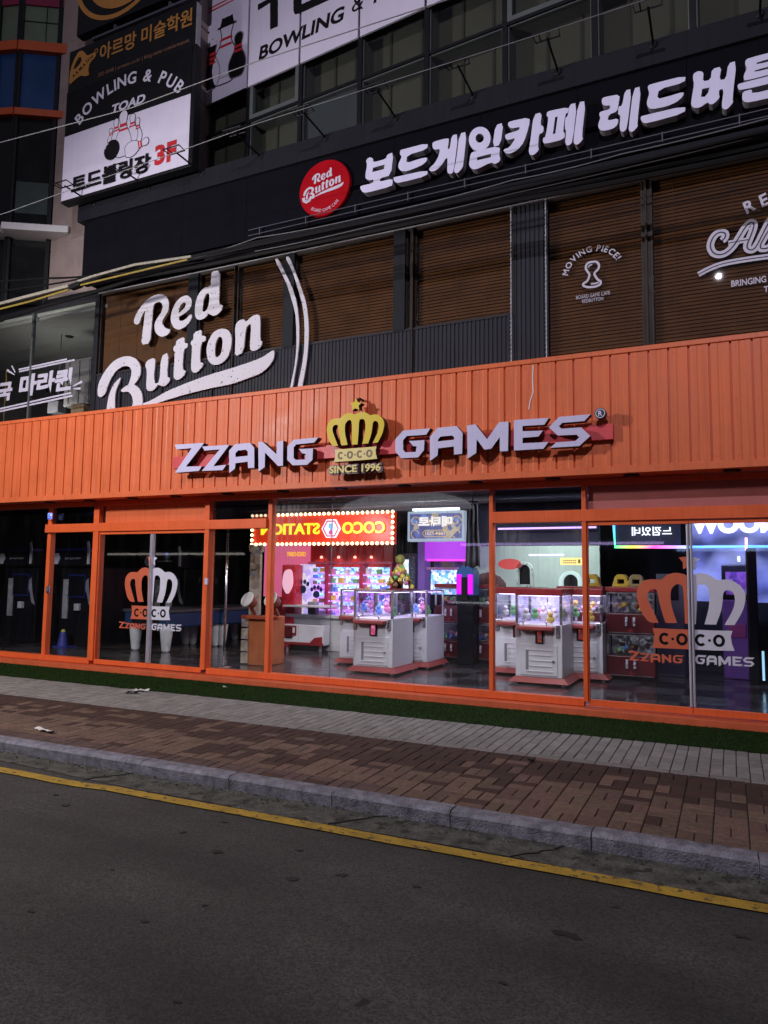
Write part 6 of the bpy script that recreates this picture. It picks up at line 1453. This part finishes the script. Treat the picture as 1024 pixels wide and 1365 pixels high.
# banks of capsule dispensers
m_bank = mat('maroon_dispenser', (.085, .012, .016), .35, var=.1)
def bank(xa, xb, Y, label, lit):
    T = thing('capsule_bank', ((xa + xb) / 2, Y, ZF), label, 'capsule machine', 'maroon banks of capsule machines')
    x = (xa + xb) / 2; w = xb - xa
    z = ZF + .06
    mb = MB(); mb.box(xa, xb, Y + .02, Y + .4, ZF, ZF + .06); mb.build('plinth', m_mblk, T)
    for k in range(2):
        mb = MB(); mb.box(xa, xb, Y, Y + .4, z, z + .30); un = mb.build('dispenser', m_bank, T, bevel=.012)
        for s_ in (-.055, .055):
            mb = MB(); mb.box(x + s_ - .018, x + s_ + .018, Y - .02, Y - .001, z + .12, z + .25); mb.ball((x + s_, Y - .02, z + .185), .02, 8); mb.build('turn_handle', m_bolt, un, bevel=.006)
        mb = MB(); mb.prism([(x - .04, z + .03), (x + .04, z + .03), (x, z + .09)], Y - .008, Y - .001); mb.build('arrow_mark', m_mred, un)
        mb = MB(); mb.box(xa + .03, xb - .03, Y - .012, Y - .001, z + .012, z + .024); mb.build('chrome_line', m_steel, un)
        z += .305
        mb = MB()
        for q in ((xa, xa + .03), (xb - .03, xb)): mb.box(q[0], q[1], Y, Y + .03, z, z + .29)
        mb.box(xa, xb, Y, Y + .4, z + .29, z + .31); mb.build('case_frame', m_steel, T)
        mb = MB(); mb.box(xa + .03, xb - .03, Y + .01, Y + .016, z, z + .29); mb.build('case_glass', g_case, T)
        mb = MB(); mb.box(xa + .03, xb - .03, Y + .36, Y + .38, z, z + .29); mb.build('case_back', lit, T)
        for j in range(14):
            mb = MB(); mb.ball((xa + .09 + rp.random() * (w - .18), Y + .1 + rp.random() * .2, z + .045 + rp.random() * .09), .042, 8); mb.build('capsule', rp.choice(PRC), T, smooth=True)
        z += .315
    mb = MB(); mb.box(xa - .01, xb + .01, Y - .02, Y + .4, z, z + .07); mb.build('header', m_mred, T, bevel=.01)
    return T
g_dimcase = glow('dim_case_back', (.3, .3, .36), .22, (24, ((.35, .36, .42), (.08, .08, .1), (.2, .2, .25), (.6, .6, .65), (.05, .05, .06))))
g_dimcase2 = glow('dark_case_back', (.3, .3, .4), .14, (14, ((.3, .32, .4), (.08, .08, .1), (.2, .15, .25), (.03, .03, .04))))
Y = 12.3; xa = fx(580, Y); ww = fx(618, Y) - xa
bk = bank(xa, xa + ww - .02, Y, 'maroon capsule bank at the right of the claw machines in the big window', g_dimcase2)
dup(bk, (bk.location.x + ww, Y, ZF), 0, 'maroon capsule bank beside the orange post at the right end of the big window')
Y = 11.35; xa = fx(808, Y); ww = fx(872, Y) - xa
bk2 = bank(xa, xa + ww, Y, 'maroon capsule bank behind the orange half of the right hand crown', g_dimcase)
dup(bk2, (bk2.location.x - ww - .06, Y + .05, ZF), 0, 'maroon capsule bank beside the orange post at the left of the right hand doors')
for i, px in enumerate((790, 829, 849)):
    x = fx(px, Y + .2); zt_ = ZF + .06 + .62 * 2 + .07
    mb = MB(); mb.prism([(x - .13, zt_ + .002), (x + .13, zt_ + .002), (x + .09, zt_ + .15), (x + .05, zt_ + .19), (x - .05, zt_ + .19), (x - .09, zt_ + .15)], Y + .1, Y + .3, [[(x - .05, zt_ + .05), (x + .05, zt_ + .05), (x + .05, zt_ + .11), (x - .05, zt_ + .11)]])
    solo(mb, 'toy_case', [mat('yellow_toy_case', (.50, .33, .03), .4), mat('yellow_toy_case', (.50, .33, .03), .4), mat('olive_toy_case', (.25, .20, .08), .4)][i], ['yellow toy case on the capsule bank next to the orange post', 'yellow toy case on the capsule bank behind the orange crown', 'olive toy case beside the yellow one on the capsule bank'][i], 'toy case', bevel=.01)
# grey kiosk machine behind the right doors, violet machine, dark tower
Y = 12.2; x0, x1 = fx(875, Y), fx(912, Y)
GK = thing('change_machine', ((x0 + x1) / 2, Y, ZF), 'slate grey change machine behind the middle of the right hand doors', 'machine')
mb = MB(); mb.box(x0, x1, Y, Y + .5, ZF, fz(893, 765, Y)); mb.build('cabinet', mat('slate_cabinet', (.10, .11, .15), .45, var=.08), GK, bevel=.015)
mb = MB(); mb.box(x0 + .08, x1 - .08, Y - .02, Y - .001, fz(893, 800, Y), fz(893, 772, Y)); mb.build('screen', mat('dark_screen', (.01, .012, .02), .15), GK, bevel=.006)
mb = MB(); mb.box(x0 + .12, x1 - .25, Y - .02, Y - .001, fz(893, 828, Y), fz(893, 810, Y)); mb.build('bill_slot', m_steel, GK, bevel=.006)
Y = 12.4; x0, x1 = fx(962, Y), fx(1003, Y)
VM = thing('violet_arcade_machine', ((x0 + x1) / 2, Y, ZF), 'violet lit arcade machine behind the white half of the right hand crown', 'arcade machine')
mb = MB(); mb.box(x0, x1, Y, Y + .6, ZF, fz(980, 800, Y)); mb.build('cabinet', mat('violet_cabinet', (.14, .06, .30), .4, var=.1), VM, bevel=.02)
mb = MB(); mb.box(x0, x1, Y + .25, Y + .6, fz(980, 800, Y), fz(980, 752, Y)); mb.build('screen_housing', m_mblk, VM, bevel=.02)
mb = MB(); mb.box(x0 + .06, x1 - .06, Y + .236, Y + .249, fz(980, 793, Y), fz(980, 762, Y)); mb.build('screen', glow('violet_screen', (.18, .06, .42), .5, (12, ((.15, .05, .4), (.3, .1, .5), (.03, .02, .1), (.25, .2, .6)))), VM)
mb = MB(); mb.box(x0 + .08, x1 - .1, Y - .015, Y - .001, fz(980, 850, Y), fz(980, 832, Y)); mb.build('coin_door', mat('magenta_door', (.22, .04, .18), .4), VM, bevel=.01)
Y = 11.9; x0, x1 = fx(996, Y), fx(1010, Y)
mb = MB(); mb.box(x0, x1, Y, Y + .5, ZF, 2.2); solo(mb, 'display_tower', m_mblk, 'tall black tower at the right edge behind the right hand doors', 'tower', bevel=.02)
mb = MB(); xx = fx(1013, 11.6); mb.box(xx, xx + .03, 11.6, 11.63, ZF + .1, fz(1013, 868, 11.6)); solo(mb, 'light_rod', glow('cyan_rod', (.4, .75, 1), 1.0), 'cyan light rod standing at the right edge behind the doors', 'light')
def painted_haze():  # noise glow painted in place of spotlight haze on the wall
    m = glow('blue_haze_glow', (.34, .40, .95), .62); n = m.node_tree.nodes; l = m.node_tree.links; g = n.new('ShaderNodeNewGeometry')
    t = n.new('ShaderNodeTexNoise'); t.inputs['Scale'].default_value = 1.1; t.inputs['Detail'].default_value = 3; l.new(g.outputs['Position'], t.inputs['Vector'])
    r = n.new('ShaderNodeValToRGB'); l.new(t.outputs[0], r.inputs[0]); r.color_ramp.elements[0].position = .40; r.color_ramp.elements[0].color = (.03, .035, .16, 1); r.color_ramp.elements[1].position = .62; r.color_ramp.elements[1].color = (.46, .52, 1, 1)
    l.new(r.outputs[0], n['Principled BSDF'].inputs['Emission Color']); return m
LS_ = thing('painted_haze_wall', (fx(980, 14.5), 14.5, ZF), 'wall with painted blue light haze behind the right leaf of the right hand doors', 'screen')
mb = MB(); mb.box(fx(925, 14.5), 3.1, 14.45, 14.55, 1.35, 3.0); mb.build('screen', painted_haze(), LS_)  # no real screen: glowing surface stands in for hazy blue light
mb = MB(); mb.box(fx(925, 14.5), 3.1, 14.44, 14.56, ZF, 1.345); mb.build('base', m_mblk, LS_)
# rainbow light line with mirrored white letters
Y = 12.9; p_ = [W(a, b, Y) for a, b in ((818, 700), (820, 729), (916, 731), (1030, 716))]
def rainbow():
    m = glow('rainbow_tube', (1, 1, 1), 2.2); n = m.node_tree.nodes; l = m.node_tree.links; g = n.new('ShaderNodeNewGeometry'); s_ = n.new('ShaderNodeSeparateXYZ'); l.new(g.outputs['Position'], s_.inputs[0])
    ad = n.new('ShaderNodeMath'); ad.operation = 'ADD'; l.new(s_.outputs['X'], ad.inputs[0])
    mu = n.new('ShaderNodeMath'); mu.operation = 'MULTIPLY'; l.new(s_.outputs['Z'], mu.inputs[0]); mu.inputs[1].default_value = -.8; l.new(mu.outputs[0], ad.inputs[1])
    mr = n.new('ShaderNodeMapRange'); l.new(ad.outputs[0], mr.inputs[0]); mr.inputs[1].default_value = p_[0][0] - .8 * p_[0][1]; mr.inputs[2].default_value = p_[2][0] - .8 * p_[2][1] + .1; mr.inputs[3].default_value = 0; mr.inputs[4].default_value = 1
    r = n.new('ShaderNodeValToRGB'); l.new(mr.outputs[0], r.inputs[0])
    for i, c in enumerate(((0, .25, 1), (.05, .9, .3), (.9, .8, .05), (1, .05, .5), (.5, .2, 1), (.15, .6, 1))):
        if i > 1: r.color_ramp.elements.new(i / 5)
    for i, c in enumerate(((.1, .4, 1), (.05, .8, .3), (.9, .7, .05), (1, .05, .55), (.6, .3, 1), (.15, .6, 1))): r.color_ramp.elements[i].position = i / 5; r.color_ramp.elements[i].color = (*c, 1)
    l.new(r.outputs[0], n['Principled BSDF'].inputs['Emission Color']); return m
RN = thing('neon_sign', (p_[1][0], Y, p_[1][1]), 'rainbow light line with white mirrored letters above the right hand crown', 'neon sign')
mb = MB(); mb.tube([(p_[0][0], Y, p_[0][1] + .1), (p_[1][0], Y, p_[1][1]), (p_[2][0], Y, p_[1][1] - .01)], .026, 8); mb.build('light_line', rainbow(), RN)
mb = MB(); mb.tube([(p_[2][0], Y, p_[1][1] - .01), (3.0, Y, p_[1][1] - .01)], .022, 8); mb.build('light_line', glow('blue_tube', (.15, .45, 1), 1.6), RN)
a, b = W(843, 713, Y), W(896, 704, Y); mb = MB(); put_text(mb, '느낌있네', a[0], b[0], a[1] - .02, a[1] + .13, Y - .05, .02, .02, mirror=True); mb.build('lettering', glow('white_neon', (.9, .92, 1), 1.6), RN)
a, b = W(921, 712, Y), W(1040, 712, Y); mb = MB(); put_text(mb, 'NOOW', a[0], b[0], a[1], a[1] + .30, Y - .05, .03, .06, mirror=True); mb.build('lettering', glow('white_blue_neon', (.75, .8, 1), 1.1), RN)
mb = MB(); mb.box(p_[0][0], p_[2][0] - .1, Y + .03, Y + .10, p_[1][1] + .03, 3.0); mb.build('sign_board', mat('navy_board', (.02, .03, .09), .5), RN)
for px, py, Yq in ((995, 727, 12.6), (985, 746, 12.6)):
    x, z = W(px, py, Yq); mb = MB(); mb.box(x - .018, x + .018, Yq, Yq + .03, z - (.14 if py < 740 else .03), z + (.12 if py < 740 else .05)); solo(mb, 'stage_light', glow('stage_light_face', (.5, .6, 1) if py > 740 else (.9, .4, 1), 3.0), ['small vertical violet stage light', 'small cyan stage light'][py > 740] + ' hanging at the right of the neon sign', 'light')
# white arches on the pale wall
def arch(px, pyb, pyt, Y, w, label, m):
    x, zb = W(px, pyb, Y); zt = fz(px, pyt, Y); r = w / 2
    T = thing('arch_frame', (x, Y, zb), label, 'arch')
    def o_(r_, top): return [(x - r_, zb), ] + [(x - r_ * math.cos(R(t)), top - r_ + r_ * math.sin(R(t))) for t in range(0, 181, 12)] + [(x + r_, zb)]
    mb = MB(); mb.prism(o_(r, zt), Y, Y + .12, [[(a_, max(b_, zb + .04)) for a_, b_ in o_(r * .68, zt - r * .3)]]); mb.build('frame', m, T, bevel=.008)
    mb = MB(); mb.prism(o_(r * .68, zt - r * .3), Y + .13, Y + .15); mb.build('dark_opening', m_mblk, T)
    return T
arch(698.5, 782, 749, 13.2, .33, 'white speckled arch frame behind the claw machine with the red header', mat('speckled_white', (.60, .66, .64), .5, speck=(22, .6, (.2, .22, .22))))
arch(760, 790, 761, 13.2, .40, 'white lit arch over dark machines at the right of the pale wall', glow('lit_arch', (.7, .9, .88), .7))
Y = 13.3; a, b = W(747, 753, Y), W(776, 743.5, Y)
YS_ = thing('yellow_wall_sign', ((a[0] + b[0]) / 2, Y, a[1]), 'small glowing yellow wall sign above the lit arch', 'sign')
mb = MB(); mb.box(a[0], b[0], Y, Y + .05, a[1], b[1]); mb.build('lit_face', glow('yellow_lit_face', (1, .72, .25), 1.1), YS_)
mb = MB()
for r_ in range(2):
    for k in range(7): mb.box(a[0] + .05 + k * .035, a[0] + .075 + k * .035, Y - .005, Y - .001, a[1] + .03 + r_ * .04, a[1] + .048 + r_ * .04)
mb.box(b[0] - .07, b[0] - .03, Y - .005, Y - .001, a[1] + .03, b[1] - .03); mb.build('print_mark', mat('brown_mark', (.2, .08, .02), .6), YS_)
mb = MB(); a, b = W(664, 705, 12.0), W(778, 705, 12.0); mb.tube([(a[0], 12.0, a[1]), (b[0] + .2, 12.0, a[1])], .016, 8); solo(mb, 'light_tube', glow('violet_tube', (.6, .4, 1), 2.0), 'long violet light tube under the ceiling above the right claw machine', 'light')
mb = MB(); a, b = W(705, 740, 12.8), W(752, 740, 12.8); mb.tube([(a[0], 12.8, a[1]), (b[0], 12.8, a[1])], .018, 8); solo(mb, 'light_tube', glow('lilac_tube', (.7, .65, 1), 1.6), 'short lilac light tube lower on the pale wall behind the right claw machine', 'light')
x, z = W(690, 752, 13.2); mb = MB(); mb.prism(circle(x - .15, z, .22, 24, .10), 13.2, 13.25); solo(mb, 'red_oval_sign', glow('red_oval', (.7, .08, .08), .6), 'small red lit oval sign at the left of the speckled arch', 'sign')
# hanging grey cloth banner
Y = 9.7; xa, za = W(620, 672, Y); xb = fx(641, Y); zb_ = fz(630, 756, Y)
mb = MB(); n = 14; vs = []
for k in range(n + 1):
    x = xa + (xb - xa) * k / n; y = Y + .035 * math.sin(k * 1.3) + .015 * math.sin(k * 2.9)
    for j in range(9):
        t = j / 8; xx = (xa + xb) / 2 + (x - (xa + xb) / 2) * (.62 + .38 * t); vs.append((xx, y * 1.0 + .01 * math.sin(j * 1.2 + k), za + (zb_ - za) * t + .02 * math.sin(k * .7) * t))
mb.add(vs, [(k * 9 + j, (k + 1) * 9 + j, (k + 1) * 9 + j + 1, k * 9 + j + 1) for k in range(n) for j in range(8)])
o = solo(mb, 'hanging_banner', mat('grey_cloth', (.075, .075, .095), .9, var=.1), 'dark grey cloth banner hanging in front of the right end of the ornate sign', 'banner', smooth=True)
s_ = o.modifiers.new('thickness', 'SOLIDIFY'); s_.thickness = .004
mb = MB(); mb.tube([(xa + .05, Y, za + .03), (xb - .05, Y, za + .03)], .012, 8); mb.tube([((xa + xb) / 2, Y, za + .03), ((xa + xb) / 2, Y, 3.02)], .006, 6); mb.build('banner_bar', m_black, o)
# pale upholstered goods heap beside the booth
x, z = W(643, 790, 12.9); mb = MB()
for k in range(7): mb.ball((x - .15 + .07 * k, 13.0 + .05 * (k % 2), z + .10 + .12 * math.sin(k * .5)), .16, 10)
solo(mb, 'plush_heap', mat('brown_plush', (.12, .05, .06), .9, bump=.6, bs=30), 'heap of dark reddish plush toys on the capsule banks beside the orange post', 'plush heap', smooth=True)

# ------------------------------------------------------------------ the far side of the street, only ever seen mirrored in the panes
OB = thing('opposite_building', (-6, -15, 0), 'dark building across the street, seen only mirrored in the shop panes', 'building')
mb = MB(); mb.box(-45, 30, -16, -15, 0, 7.5); mb.build('wall', mat('dark_render', (.03, .03, .035), .9, var=.2), OB)
for x0, x1, z0, z1, c, s_ in ((-34, -24, 2.85, 2.95, (1, .9, .8), 2.2), (-11.5, -2.5, 3.25, 3.36, (.6, .45, 1), 4.5), (-12, -5, -.0 + .55, .62, (.9, .9, 1), 2.5), (-2, 3.5, 2.95, 3.06, (.4, .55, 1), 4), (5, 9, 2.8, 3.3, (1, .5, .4), 1.5)):  # light strips added for their thin streak reflections in the panes
    mb = MB(); mb.box(x0, x1, -15.0, -14.93, z0, z1); mb.build('lit_strip' if z1 - z0 < .8 else 'lit_slab', glow('far_light', c, s_), OB)
mb = MB(); mb.prism([(-14.5 + 3.6 * math.cos(R(t)), 5.0 + .95 * math.sin(R(t))) for t in range(0, 181, 9)], -15.0, -14.93); mb.build('lit_arch', glow('added_pale_arch', (.85, .85, .9), 1.1), OB)  # added glowing half ellipse, there only for its pale reflection in the glass
